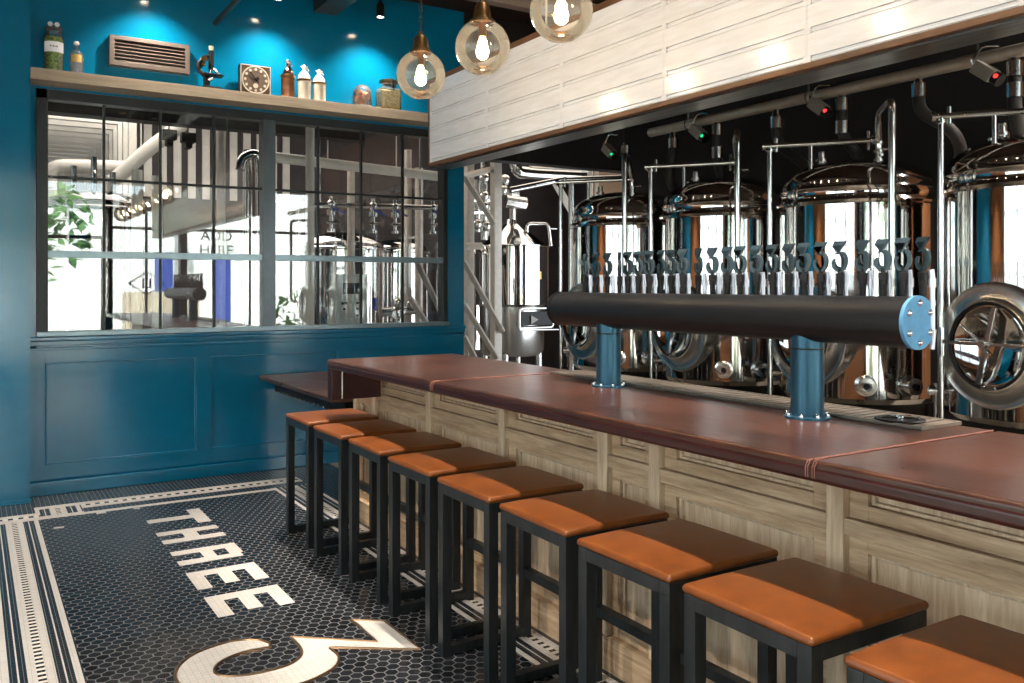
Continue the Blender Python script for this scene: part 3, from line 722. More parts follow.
for a in range(5):
    t_ = a*2*PI/5; f.cyl((.012*math.cos(t_), .012*math.sin(t_), .010), (.058*math.cos(t_), .058*math.sin(t_), .010), .003, seg=6)
f.build('spray_star', CHROME, gr)

# ------------------------------------------------------------------ tap tower
TX, TZ, TR = 2.41, 1.437, .0785
tw = thing('tap_tower', 'long black horizontal beer tap tower on two posts over the bar', 'tap tower', (TX, 0, CT))
zc = TZ-CT; ya, yb = 1.568, 3.405
f = B(); f.cyl((0, ya, zc), (0, yb, zc), TR, seg=48); f.build('tube', TOWERBLK, tw)
for yy, s_ in ((ya, -1), (yb, 1)):
    f = B(); f.cyl((0, yy, zc), (0, yy+s_*.012, zc), TR+.003, seg=48); cap = f.build('end_cap', CAPBLUE if s_ < 0 else TOWERBLK, tw)
    for i in range(6):
        a = math.radians(90+60*i); x_, z_ = math.cos(a)*.060, zc+math.sin(a)*.060
        f = B(); f.cyl((x_, yy+s_*.012, z_), (x_, yy+s_*.016, z_), .0105, seg=14); f.sphere((x_, yy+s_*.016, z_), .0085, 12, (1, .9, 1)); f.build('bolt', CHROME, cap)
for py in (3.045, 1.965):
    f = B(); f.cyl((0, py, .006), (0, py, zc-.055), .0545, seg=40); post = f.build('post', TOWERBLUE, tw)
    f = B(); f.lathe([(0, 0), (.077, 0), (.077, .007), (.056, .009), (0, .009)], 40, Matrix.Translation((0, py, 0))); f.build('flange', TOWERBLUE, post)
    f = B(); f.lathe([(.0548, zc-.105), (.0562, zc-.104), (.0562, zc-.10), (.0548, zc-.099)], 40, Matrix.Translation((0, py, 0))); f.build('joint_ring', TOWERBLK, post)
    for i in range(8):
        a = math.radians(22.5+45*i); f = B(); f.cyl((math.cos(a)*.068, py+math.sin(a)*.068, .007), (math.cos(a)*.068, py+math.sin(a)*.068, .014), .008, seg=10); f.sphere((math.cos(a)*.068, py+math.sin(a)*.068, .014), .007, 10); f.build('bolt', CHROME, post)
# taps: numeral handle with black ferrule, nickel shank and faucet at the rear
us = [585.5, 596, 607.5, 619.5, 628, 638.5, 649.5, 661, 671.5, 683, 698.5, 712.5, 727.5, 740, 756.5, 772.5, 789, 804, 821, 840, 863, 883, 903, 923]
tap0 = None
HXT = 2.46
for i, u in enumerate(us):
    yy = HXT/math.tan(YAW+math.atan((u-CX)/FP))
    if tap0 is None:
        f = B(); f.cyl((.0, 0, .055), (.0, 0, .125), .009, .011, seg=14); f.cyl((0, 0, .125), (0, 0, .140), .013, seg=14); f.box(-.010, .010, -.012, .012, .138, .165, .003); f.cyl((0, 0, .165), (0, 0, .178), .008, seg=10)
        tap0 = f.build('tap_handle', BLACK, tw)
        S = .103; Mg = Matrix(((0, 0, 1, -.005), (-S*.78, 0, 0, S*.26), (0, S, 0, .168), (0, 0, 0, 1)))
        n_ = B().prism(G3T, .010, Mg).build('numeral', NUMERAL, tap0, smooth=30)
        f = B(); f.cyl((.020, -.016, -.01), (.020, -.016, .118), .0085, seg=16); f.cyl((.020, -.016, .118), (.020, -.016, .146), .0115, seg=16); f.cyl((.020, -.016, .146), (.018, -.014, .172), .009, seg=16); f.cyl((.020, -.016, .062), (.020, -.016, .078), .0105, seg=16); f.cyl((.020, -.016, -.07), (.024, -.018, -.01), .007, .0085, seg=12)
        fc = f.build('faucet', LILAC, tap0)
        tap0.location = (HXT-TX, yy, zc-.012); tap0.rotation_euler[2] = random.uniform(-.1, .1)
        base_children = [n_, fc]
    else:
        tp = tap0.copy(); COL.objects.link(tp); tp.location = (HXT-TX, yy, zc-.012)
        tp.rotation_euler[2] = (0, .15, .1, -.5, .2, .35, .3, -.2, .15, .4, -.25, .25, .3, .35, .3, .15, .1, .3, .2, .55, .1, .35, .4, -.15)[i]
        for ch in base_children:
            c2 = ch.copy(); COL.objects.link(c2); c2.parent = tp
tap0.rotation_euler[2] = -.3

# ------------------------------------------------------------------ bar stools
ST = .755
def stool():
    o = thing('bar_stool', '', 'stool', (0, 0, 0), 0, 'bar stools along the counter')
    wx, wy, t = .220, .21, .021
    # cushion
    f = B(); f.box(-wx-.006, wx+.006, -wy-.006, wy+.006, .722, .744, .0105, 4)
    bmesh.ops.subdivide_edges(f.bm, edges=[e for e in f.bm.edges if e.calc_length() > .2], cuts=5, use_grid_fill=True)
    for v_ in f.bm.verts:
        if v_.co.z > .7405:
            a = max(0, 1-(v_.co.x/(wx+.006))**2)*max(0, 1-(v_.co.y/(wy+.006))**2); v_.co.z += .013*a**.5
    f.build('seat', LEATHER, o, smooth=60)
    f = B()
    for s in (-1, 1): f.box(s*wx-t if s > 0 else -wx, wx if s > 0 else -wx+t, -wy+2*t, wy-2*t, .682, .722, .002)
    for s in (-1, 1): f.box(-wx, wx, s*wy-2*t if s > 0 else -wy, wy if s > 0 else -wy+2*t, .682, .722, .002)
    f.build('seat_frame', BLACKMETAL, o)
    for sx in (-1, 1):
        for sy in (-1, 1):
            f = B(); xa = wx-2*t if sx > 0 else -wx; ya_ = wy-2*t if sy > 0 else -wy
            f.box(xa, xa+2*t, ya_, ya_+2*t, .0, .683, .002); f.build('leg', BLACKMETAL, o)
    for sy in (-1, 1):
        f = B(); ya_ = wy-2*t+.002 if sy > 0 else -wy+.002
        f.box(-wx+2*t-.002, wx-2*t+.002, ya_, ya_+2*t-.004, .004, .042, .002); f.build('floor_runner', BLACKMETAL, o)
    f = B(); f.box(wx-2*t+.002, wx-.002, -wy+2*t-.002, wy-2*t+.002, .265, .303, .002); f.build('footrest', BLACKMETAL, o)
    return o
sl = ['tan leather bar stool nearest the blue wall, beside the low ledge', 'second tan leather bar stool from the blue wall', 'third tan leather bar stool from the blue wall',
      'fourth tan leather bar stool from the blue wall', 'fifth tan leather bar stool from the blue wall, the middle one', 'sixth tan leather bar stool from the blue wall',
      'third tan leather bar stool from the street end', 'second tan leather bar stool from the street end', 'tan leather bar stool at the street end, mostly out of frame']
ys_ = [5.150, 4.612, 4.097, 3.56, 3.037, 2.523, 2.018, 1.525, 1.005]
xs_ = [1.900, 1.894, 1.902, 1.892, 1.884, 1.877, 1.861, 1.850, 1.837]
s0 = stool(); s0['label'] = sl[0]; s0.location = (xs_[0], ys_[0], 0)
for i in range(1, 9): dup(s0, (xs_[i], ys_[i], 0), rz=(0, .01, -.015, .012, 0, -.01, .008, -.006, .01)[i], label=sl[i])

# ------------------------------------------------------------------ beer tanks behind the bar
TKX, TKR = 4.6, .455
def tank():
    o = thing('beer_tank', '', 'tank', (0, 0, 0), 0, 'polished beer tanks behind the bar')
    r = TKR
    B().lathe([(r*.55, .72), (r*.9, .86), (r, .905), (r, 2.015)], 96).build('body', STEEL, o)
    pr = [(r, 2.015), (r+.016, 2.022), (r+.022, 2.035), (r+.014, 2.05), (r-.006, 2.056), (r-.012, 2.075), (r-.004, 2.10), (r+.004, 2.112), (r-.004, 2.125)]
    for i in range(1, 15):
        a = i/14*PI/2; pr.append(((r-.006)*math.cos(a)**.8, 2.125+.185*math.sin(a)))
    pr[-1] = (0, 2.31)
    B().lathe(pr, 96).build('dome', STEEL, o)
    B().lathe([(r*.86, .70), (r*.88, .84), (r*.93, .87)], 64).build('skirt', BLACK, o)
    for a in (45, 135, 225, 315):
        x, y = .34*math.cos(math.radians(a)), .34*math.sin(math.radians(a))
        f = B(); f.cyl((x, y, 0), (x, y, .88), .035, seg=16); f.cyl((x, y, 0), (x, y, .015), .06, seg=16); f.build('leg', BSTEEL, o)
    # manway facing the bar
    MM = Matrix.Translation((-.352, 0, 1.26)) @ Matrix.Rotation(-PI/2, 4, 'Y') @ Matrix.Diagonal((1.0, .92, 1, 1))
    f = B(); f.lathe([(.305, .0), (.306, .104), (.298, .118), (.27, .112), (.228, .124), (.217, .160), (.207, .165), (.2, .13)], 64, MM)
    mw = f.build('manway', BSTEEL, o)
    f = B(); f.lathe([(.199, .135), (.197, .150), (.185, .152), (.16, .138), (.09, .122), (0, .118)], 56, MM); f.build('manway_door', STEEL, mw)
    f = B(); f.torus(None, .203, .009, M=MM @ Matrix.Translation((0, 0, .158)), seg=56); f.build('gasket_ring', BLACK, mw)
    f = B(); X_ = -.367
    f.box(X_-.165, X_-.145, -.013, .013, -.19, .19, .003, M=Matrix.Translation((0, 0, 1.26)) @ Matrix.Rotation(math.radians(12), 4, 'X'))
    f.box(X_-.175, X_-.155, -.225, .21, -.009, .009, .003, M=Matrix.Translation((0, 0, 1.27)))
    f.cyl((X_-.14, 0, 1.27), (X_-.205, 0, 1.27), .018, seg=14); f.cyl((X_-.19, .0, 1.27), (X_-.20, .10, 1.36), .008, seg=10); f.cyl((X_-.19, 0, 1.27), (X_-.20, -.05, 1.22), .008, seg=10)
    f.cyl((X_-.15, .222, 1.20), (X_-.15, .222, 1.34), .013, seg=12); f.box(X_-.17, X_-.13, -.05, .02, 1.055, 1.072, .004)
    f.build('clamp_bar', PIPE, mw)
    for hd in (228, 198):
        hx, hy = math.sin(math.radians(hd)), math.cos(math.radians(hd))
        P = Vector((hx*(r-.02), hy*(r-.02), .985)); D = Vector((hx, hy, 0)); Mp = Matrix.Translation(P) @ D.to_track_quat('Z', 'Y').to_matrix().to_4x4()
        f = B(); f.lathe([(.062, 0), (.060, .026), (.040, .032), (.038, .07), (.048, .072), (.048, .085), (.026, .086), (.024, .06), (0, .06)], 28, Mp)
        pt = f.build('port', PIPE, o)
        f = B(); f.lathe([(0, .061), (.018, .062), (.018, .078), (0, .08)], 16, Mp); f.build('port_plug', BLACK, pt)
    # side sample valve
    f = B(); f.cyl((-.28, .32, 1.0), (-.33, .375, 1.0), .018, seg=14); f.cyl((-.33, .375, .95), (-.33, .375, 1.04), .016, seg=12); f.cyl((-.33, .375, 1.0), (-.355, .40, 1.0), .026, seg=16); f.cyl((-.33, .375, .86), (-.33, .375, .95), .010, seg=10); f.build('sample_valve', PIPE, o)
    f = B(); f.cyl((-.20, .10, 2.25), (-.20, .10, 2.36), .022, seg=14); f.cyl((-.20, .10, 2.30), (-.20, .10, 2.315), .034, seg=14); f.cyl((-.24, .14, 2.26), (-.24, .14, 2.29), .012, seg=10); f.build('relief_valve', PIPE, o)
    # wash pipe: riser, level run and drop
    f = B(); f.tube([(-.50, .24, .62), (-.50, .24, 2.39)], .0155, 14); f.tube([(-.515, .26, 2.39), (-.15, -.23, 2.39)], .0165, 14); f.tube([(-.36, .052, 2.385), (-.36, .052, 2.20)], .012, 10)
    for p, q in (((-.525, .272, 2.39), (-.515, .259, 2.39)), ((-.16, -.217, 2.39), (-.145, -.237, 2.39))): f.cyl(p, q, .026, seg=16)
    f.cyl((-.478, .21, 2.35), (-.478, .21, 2.435), .012, seg=10); f.cyl((-.50, .24, 2.355), (-.50, .24, 2.37), .025, seg=14); f.cyl((-.17, -.203, 2.335), (-.17, -.203, 2.445), .011, seg=10)
    f.build('wash_pipe', PIPE, o)
    # blow-off arch
    f = B(); f.tube([(-.33, -.30, 1.30), (-.50, -.58, 1.30), (-.50, -.58, 2.38), (-.50, -.58, 2.52), (-.27, -.34, 2.52), (-.17, -.27, 2.40), (-.17, -.27, 2.20)], .020, 14, fillet=.07)
    for z in (2.26, 2.31, 2.36): f.cyl((-.17, -.27, z), (-.17, -.27, z+.014), .03, seg=14)
    f.cyl((-.17, -.27, 2.33), (-.13, -.33, 2.33), .008, seg=8); f.cyl((-.17, -.27, 2.29), (-.21, -.32, 2.29), .008, seg=8)
    f.build('blow_off_pipe', PIPE, o)
    return o
TKY = [5.57, 4.46, 3.38, 2.29]
tl = ['polished beer tank farthest down the row, beside the mash tun', 'second polished beer tank from the mash tun', 'third polished beer tank from the mash tun, behind the street side tower post', 'polished beer tank at the street end, its round manway door fully visible']
t0 = tank(); t0['label'] = tl[0]; t0.location = (TKX, TKY[0], 0)
for i in range(1, 4): dup(t0, (TKX, TKY[i], 0), label=tl[i])
# vent duct above the tanks with hoses
vd = thing('vent_duct', 'bright steel duct pipe running above the beer tanks', 'pipe', (4.55, 0, 2.75))
B().tube([(0, 5.22, 0), (0, .2, 0)], .035, 18).build('pipe', pbr('duct_metal', (.5, .43, .35, 1), rough=.35, metal=.6, nscale=20), vd)
f = B()
for y in (4.8, 3.7, 2.6, 1.5): f.cyl((0, y, .03), (0, y, CZ-2.75), .006, seg=8); f.torus((0, y, 0), .037, .005, 'Y', 18, 6)
f.build('hanger', GALV, vd)
hose_lab = {0: 'short black vent hose dropping to the tank beside the mash tun', 2: 'short black vent hose over the second tank from the mash tun', 4: 'black vent hose curving down to the third tank from the mash tun', 6: 'black vent hose over the street end tank',
            1: 'bent black hose hanging between the two tanks near the mash tun', 3: 'black hose with steel cuff between second and third tanks', 5: 'long black hose looping down before the street end tank'}
def hose(i, y, pts, cuffs, sensor):
    o = thing('vent_hose', hose_lab[i], 'hose', (4.55, y, 2.75), 0, 'black vent hoses above the tanks')
    f = B(); pp = [Vector(p) for p in pts]
    f.tube(pp, .034, 14, fillet=.12); f.build('hose', RUBBER, o)
    f = B()
    for z in cuffs:
        g = B().lathe([(.036, z-.04), (.041, z-.038), (.041, z+.038), (.036, z+.04)], 18, Matrix.Translation((pts[0][0], pts[0][1], 0))); g.build('cuff', PIPE, o)
    f.tube([(0, 0, -.035), (pts[0][0], pts[0][1], -.10)], .036, 14, rad=[.022, .038]); f.build('spout', PIPE, o)
    if sensor:
        sx = thing('valve_actuator', {0: 'grey valve actuator box above the tank beside the mash tun', 2: 'grey valve actuator with green lamp above the second tank', 4: 'grey valve actuator with red and green lamps above the third tank', 6: 'grey valve actuator with red lamp above the street end tank'}[i], 'actuator', (4.46, y+.12, 2.67), 0, 'valve actuators under the duct')
        Mx = Matrix.Rotation(math.radians(38), 4, 'X')
        B().box(-.035, .035, -.085, .04, -.035, .035, .008, M=Mx.copy()).build('housing', GREYPLASTIC, sx)
        g = B(); g.cyl((0, -.085, 0), (0, -.125, 0), .034, seg=18); bmesh.ops.transform(g.bm, matrix=Mx, verts=g.bm.verts); e_ = g.build('end_cap', BLACK, sx)
        g = B(); g.sphere((-.03, -.105, .012), .013, 10); bmesh.ops.transform(g.bm, matrix=Mx, verts=g.bm.verts); g.build('lamp', REDLED if i in (4, 6) else GREENLED, e_)
        g = B(); g.cyl((0, .04, 0), (0, .08, .02), .009, seg=8); g.tube([(0, .06, .01), (.03, .10, .09), (.05, .02, .13)], .006, 8, fillet=.05); bmesh.ops.transform(g.bm, matrix=Mx, verts=g.bm.verts); g.build('bracket', PIPE, sx)
hose(0, 5.53, [(0, 0, -.08), (0, 0, -.30), (.04, .02, -.425)], (-.10,), True)
hose(1, 4.96, [(0, 0, -.08), (0, .0, -.22), (.0, .06, -.42), (.16, .03, -.52), (.3, .05, -.56)], (-.12,), False)
hose(2, 4.50, [(0, 0, -.08), (0, 0, -.30), (.05, 0, -.425)], (-.09, -.25), True)
hose(3, 3.96, [(0, 0, -.08), (0, 0, -.26), (.3, -.02, -.40), (.4, -.08, -.6)], (-.12,), False)
hose(4, 3.45, [(0, 0, -.08), (0, 0, -.28), (.08, -.04, -.38), (.08, -.06, -.425)], (-.09, -.23), True)
hose(5, 2.94, [(0, 0, -.08), (0, 0, -.22), (.08, -.16, -.34), (.2, -.14, -.46), (.3, -.02, -.56)], (-.10,), False)
hose(6, 2.41, [(0, 0, -.08), (0, 0, -.30), (.05, 0, -.425)], (-.09, -.20), True)

# ------------------------------------------------------------------ brewery hall behind the wall
struct(B().box(-4.5, 9.2, 7.42, 16, -.1, 0).build('floor_brewery', CONCRETE))
struct(B().box(-4.5, 9.2, 7.42, 16, CZ, CZ+.2).build('ceiling_brewery', BLACKWALL))
struct(B().box(1.75, 9.2, 12.6, 12.8, 0, CZ).build('wall_brewery', GREYWALL))
struct(B().box(9.2, 9.4, 7.25, 16, 0, CZ).build('wall_brewery_right', GREYWALL))
struct(B().box(-4.6, -4.5, 7.42, 16, 0, CZ).build('wall_brewery_left', WHITEPAINT))
struct(B().box(-4.5, 1.75, 15.8, 16, 0, CZ).build('wall_brewery_far', WHITEPAINT))
b = B()
for i in range(30): b.box(1.80+i*.19, 1.80+i*.19+.10, 12.56, 12.6, 2.75, CZ) if i < 12 else None
for i in range(12):
    y = 10.6+i*.42
    b.box(1.52, 1.60, y, y+.09, 2.6, 3.57); b.box(-3, 1.52, y, y+.09, 3.50, 3.57)
struct(b.build('trim_2', STRIPW, smooth=0))
struct(B().box(-4.5, 3.6, 8.75, 8.95, 3.10, CZ).build('trim_3', BLACKWALL))
def area(name, loc, rot, sx, sy, e, col=(1, .95, .88)):
    l = bpy.data.lights.new(name, 'AREA'); l.shape = 'RECTANGLE'; l.size = sx; l.size_y = sy; l.energy = e; l.color = col
    o = bpy.data.objects.new(name, l); COL.objects.link(o); o.location = loc; o.rotation_euler = rot; return o
area('brewery_fill_light', (2.0, 10.0, 4.1), (0, 0, 0), 3, 2.5, 80)  # added fill without a fitting, brightens the hall behind the window
area('brewery_fill_light', (6.3, 9.6, 4.1), (0, 0, 0), 3, 2.5, 30, (1, .88, .74))  # second added fill, warmer, over the mash tun side
def tun(name, label, cat, x, y, r, z0, z1, top, mat=STEEL, grp=None):
    o = thing(name, label, cat, (x, y, 0), 0, grp)
    B().lathe([(r*.9, z0), (r, z0+.03), (r, z1)], 64).build('body', mat, o)
    if top == 'dome':
        pr = [(r, z1), (r+.02, z1+.015), (r+.02, z1+.03), (r, z1+.045)] + [(r*math.cos(i/10*PI/2), z1+.045+.38*r*math.sin(i/10*PI/2)) for i in range(1, 11)]
        pr[-1] = (0, pr[-1][1])
    else:
        pr = [(r, z1), (r+.012, z1+.01), (r+.012, z1+.02), (r*.98, z1+.03), (.09, z1+.30), (.08, z1+.36), (0, z1+.36)]
    B().lathe(pr, 64).build('lid', mat, o)
    for a in (45, 135, 225, 315):
        f = B(); px, py = r*.75*math.cos(math.radians(a)), r*.75*math.sin(math.radians(a)); f.cyl((px, py, 0), (px, py, z0+.05), .04, seg=14); f.build('leg', BSTEEL, o)
    return o
# mash tun seen through the opening
P = at(517, 247, 9.2)
mt = tun('mash_tun', 'stainless mash tun with conical lid and motor beyond the bar end', 'tank', P.x+.05, P.y+.2, .47, 1.28, P.z, 'cone', STEEL)
B().lathe([(.36, .66), (.41, .72), (.42, 1.29)], 48).build('lower_shell', BSTEEL, mt)
f = B(); zc_ = P.z; f.cyl((-.02, -.05, zc_+.36), (-.02, -.05, zc_+.52), .05, seg=16); f.cyl((-.16, -.10, zc_+.58), (.10, -.16, zc_+.55), .085, seg=20); f.box(-.10, .02, -.16, -.02, zc_+.64, zc_+.72, .01)
mo = f.build('motor', BSTEEL, mt); f = B(); f.cyl((.10, -.16, zc_+.55), (.115, -.163, zc_+.548), .06, seg=20); f.build('fan_cover', BRASS, mo)
f = B(); f.tube([(.10, -.2, zc_+.16), (.10, -.2, zc_+.30), (.36, -.3, zc_+.30), (.40, -.3, zc_+.02)], .022, 12, fillet=.06); f.cyl((.38, -.3, zc_+.24), (.47, -.33, zc_+.24), .008, seg=8); f.build('spray_pipe', PIPE, mt)
f = B(); f.tube([(-.18, -.46, 1.02), (.36, -.40, 1.02), (.36, -.40, 1.26), (-.18, -.46, 1.26), (-.18, -.46, 1.02)], .018, 10, fillet=.05); fm = f.build('grain_hatch', BSTEEL, mt)
f = B(); f.box(-.15, .33, -.43, -.41, 1.05, 1.22, .005); f.build('hatch_door', BLACK, fm)
f = B(); f.prism([(0, -.055), (.11, 0), (0, .055)], .006, Matrix.Translation((.0, -.445, 1.12)) @ Matrix.Rotation(PI/2, 4, 'X')); f.build('arrow', GREYPLASTIC, fm)
f = B(); f.tube([(-.18, -.46, 1.0), (.40, -.44, .99), (.52, -.46, .95)], .012, 10); f.build('tap_bar', PIPE, mt)
B().box(.02, .15, -.455, -.42, 1.62, 1.72, .004).build('rating_plate', BRASS, mt)
# stair with braces in front of the tun
def pole(name, label, cat, pts, r, mat=PIPE, grp=None, fillet=0, seg=12):
    return tag(B().tube(pts, r, seg, fillet=fillet).build(name, mat), label, cat, grp)
WHP = pbr('pale_painted_steel', srgb(206, 196, 184), rough=.4, metal=.3, nscale=20)
YS = 8.6
st_ = thing('brewing_stair', 'pale steel platform stand with diagonal braces beside the mash tun', 'stand', (0, 0, 0))
f = B(); a = at(496, 150, YS); f.box(a.x-.05, a.x+.05, YS-.05, YS+.05, 0, a.z+.3, .004); a = at(469, 150, YS+.3); f.box(a.x-.045, a.x+.045, YS+.25, YS+.35, 0, a.z+.3, .004); f.build('post', WHP, st_)
f = B()
for (u0, v0, u1, v1) in ((464, 262, 503, 332), (464, 304, 497, 358), (464, 336, 475, 358), (464, 176, 494, 224), (440, 262, 466, 310)):
    f.tube([at(u0, v0, YS-.08), at(u1, v1, YS-.08)], .036, 4)
f.tube([at(464, 176, YS), at(497, 168, YS)], .035, 4); f.tube([at(466, 246, YS), at(482, 246, YS)], .04, 4)
f.build('brace', WHP, st_)
f = B()
for (u0, v0, u1, v1) in ((484, 160, 484, 240), (477, 180, 477, 232), (490, 200, 490, 236), (470, 200, 492, 200), (468, 212, 490, 212)): f.tube([at(u0, v0, YS+.6), at(u1, v1, YS+.6)], .05, 10)
for (u0, v0) in ((484, 178), (484, 196), (484, 206), (477, 224), (486, 226), (503, 190), (505, 180)): f.sphere(at(u0, v0, YS+.55), .07, 12)
f.build('valve_cluster', BSTEEL, st_)
wt = tun('brew_kettle', 'stainless kettle partly hidden behind the blue column', 'tank', at(466, 250, 11.2).x, 11.2, .5, .6, 1.95, 'dome')
# pipes and frame in the gap left of the first beer tank
gf = thing('pipe_rack', 'pale square steel pipe frame against the dark grey wall', 'rack', (0, 0, 0))
f = B(); YG = 8.8
for (u0, v0, u1, v1, w) in ((590, 166, 590, 240, .05), (597, 168, 597, 215, .03), (530, 168, 590, 169, .05), (551, 175, 578, 222, .06)): f.tube([at(u0, v0, YG), at(u1, v1, YG)], w*.9, 4)
f.build('square_tube', WHP, gf)
f = B(); f.tube([at(514, 160, YG), at(517, 172, YG), at(535, 174, YG), at(578, 176, YG)], .075, 14, fillet=.1); f.tube([at(510, 190, YG-.5), at(560, 180, YG-.5), at(622, 178, 7.8)], .035, 12); f.build('pipe_run', PIPE, gf)
f = B(); a = at(571, 181, 7.6); f.tube([(a.x, a.y, 0), (a.x, a.y, a.z)], .028, 12); f.build('standpipe', PIPE, gf)
struct(B().box(8.1, 9.2, 10.6, 10.7, 0, CZ).build('wall_brewery_inner', pbr('warm_lit_plaster', srgb(150, 122, 96), rough=.7, nscale=4)))  # warm light on the hall's back wall is put into this plaster colour
# seen through the window
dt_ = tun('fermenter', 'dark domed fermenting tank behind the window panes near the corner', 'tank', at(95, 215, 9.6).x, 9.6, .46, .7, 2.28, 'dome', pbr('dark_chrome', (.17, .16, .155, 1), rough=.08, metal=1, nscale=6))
f = B(); 
for dx, h_ in ((-.2, .32), (-.02, .42), (.15, .28)): f.cyl((dx, -.1, 2.4), (dx, -.1, 2.4+h_), .03, seg=12)
f.torus((-.02, -.1, 2.62), .07, .012, 'X'); f.build('fitting', PIPE, dt_)
def run(label, pts, r, mat=PIPE, fillet=.15, cat='pipe', grp='pipes in the brewery hall', seg=12, hang=False):
    pts = [Vector(p) for p in pts]
    if abs(pts[-1].x-pts[-2].x) + abs(pts[-1].y-pts[-2].y) < .12 and not hang: pts[-1] = Vector((pts[-2].x, pts[-2].y, 0))
    if hang:
        b_ = B().tube(pts, r, seg, fillet=fillet)
        for k_ in (.3, .7):
            q_ = pts[0].lerp(pts[-1], k_); b_.cyl(q_, (q_.x, q_.y, CZ), .008, seg=8)
        return tag(b_.build('brewery_pipe', mat), label, cat, grp)
    return pole('brewery_pipe', label, cat, pts, r, mat, grp, fillet, seg)
Q = 9.9
run('thick white pipe climbing diagonally behind the window', [at(112, 182, Q), at(150, 148, Q), at(205, 108, Q)], .075, STRIPW, hang=True)
run('white pipe behind the window above the fermenter', [at(128, 168, 10.3), at(49, 166, 10.3), at(49, 300, 10.3)], .078, STRIPW)
run('upright pale steel column in the left window sash', [at(221, 110, 9.0), at(221, 330, 9.0)], .045, WHP)
run('pair of upright stainless tubes near the mullion', [at(248, 150, 9.2), at(248, 330, 9.2)], .055, PIPE)
run('upright stainless tube hooked over at the top near the mullion', [at(240, 170, 8.9), at(242, 158, 8.9), at(258, 152, 8.9), at(260, 170, 8.9), at(260, 332, 8.9)], .05, PIPE)
run('short upright white pipe in the second pane column', [at(137, 170, 9.0), at(137, 215, 9.0)], .05, STRIPW)
run('short upright white pipe in the third pane column', [at(157, 176, 9.0), at(157, 232, 9.0)], .05, STRIPW)
run('white horizontal beam pipe across the right window sash', [at(272, 157, 8.9), at(444, 177, 8.9)], .055, STRIPW, hang=True)
run('upright bright column in the right window sash', [at(310, 120, 8.6), at(310, 332, 8.6)], .045, STRIPW)
run('thin upright post behind the middle pane of right sash', [at(351, 168, 9.11), at(351, 270, 9.11)], .042, WHP)
run('thin upright post behind the last pane column', [at(408, 150, 9.6), at(408, 330, 9.6)], .045, WHP)
run('second thin upright post behind the last pane column', [at(419, 168, 9.5), at(419, 330, 9.5)], .05, WHP)
vp = thing('valve_pipe', 'horizontal steel pipe with four blue levered valves behind the right window sash', 'pipe', at(300, 204, 9.0))
vo = at(300, 204, 9.0); f = B(); f.tube([(0, 0, 0), at(445, 208, 9.0)-vo], .03, 12)
for u in (320, 420): q = at(u, 206, 9.0)-vo; f.cyl((q.x, 0, 0), (q.x, 0, CZ-vo.z), .010, seg=8)
f.build('pipe', PIPE, vp)
run('inverted hook pipe beside the bright column', [at(285, 228, 8.8), at(287, 212, 8.8), at(298, 208, 8.8), at(300, 228, 8.8)], .028, PIPE)
for i, (u, v0) in enumerate(((331, 204), (373, 206), (395, 207), (433, 208))):
    q = at(u, v0, 9.0)-vo
    f = B(); f.cyl((0, 0, .08), (0, 0, -.30), .022, seg=12); f.cyl((0, 0, -.06), (0, 0, -.12), .05, seg=14); f.sphere((0, 0, 0), .05, 12); f.cyl((-.06, -.03, -.2), (.07, -.03, -.2), .018, seg=10); f.cyl((0, 0, -.27), (0, 0, -.30), .045, seg=14)
    pv = f.build('valve', PIPE, vp); pv.location = q
    f = B(); f.box(-.02, .14, -.06, -.045, -.01, .012, .004, M=Matrix.Translation((0, 0, -.05)) @ Matrix.Rotation(.4, 4, 'Y')); f.build('lever', VALVEBLUE, pv)
for i, (u, v_) in enumerate(((169, 135), (188, 138))):
    q = at(u, v_, 9.3); o = thing('pipe_support', ['black pipe support hanging behind third pane column', 'black pipe support hanging beside the diagonal white pipe'][i], 'bracket', q, 0, 'black pipe supports')
    B().box(-.07, .07, -.06, .06, -.05, .05, .008).box(-.03, .03, -.07, .07, -.11, -.04, .006).build('clamp', BLACK, o)
    B().cyl((0, 0, .04), (0, 0, CZ-q.z), .009, seg=8).build('hanger_rod', GALV, o)
cb = at(348, 300, 8.3)
c9 = thing('control_cabinet', 'pale grey control cabinet with small screen behind the window', 'cabinet', (cb.x, cb.y, 0))
B().box(-.17, .17, -.1, .1, 0, 1.66, .01).build('body', CABINET, c9)
B().box(-.09, .08, -.108, -.1, 1.46, 1.57, .004).build('screen', SCREEN, c9)
f = B()
for x_, z_ in ((.06, 1.37), (.06, 1.31), (.06, 1.25), (-.08, 1.31)): f.cyl((x_, -.1, z_), (x_, -.115, z_), .012, seg=12)
f.box(-.11, -.05, -.112, -.1, 1.355, 1.38, .003); f.build('button', BLACK, c9)
kt = tun('hot_liquor_tank', 'stainless tank with open hatch behind the control cabinet', 'tank', at(345, 250, 9.6).x, 9.76, .52, .6, 1.95, 'dome')
k2 = tun('whirlpool_tank', 'tall stainless tank behind the last window panes', 'tank', at(405, 250, 9.9).x, 10.2, .42, .5, 1.95, 'dome')
for i, (u0, v0, u1, v1) in enumerate(((415, 258, 446, 322), (410, 298, 430, 328))):
    YD = 8.2+.25*i
    pole('diagonal_brace', ['long diagonal steel brace behind the last window pane', 'short diagonal steel brace low behind the last window pane'][i], 'brace', [at(u0, v0, YD), at(u0, v0, YD)+(at(u1, v1, YD)-at(u0, v0, YD))*(at(u0, v0, YD).z/(at(u0, v0, YD).z-at(u1, v1, YD).z))], .035, WHP, seg=4)
pump = thing('transfer_pump', 'steel transfer pump with blue valves low behind the window', 'pump', at(398, 312, 8.75))
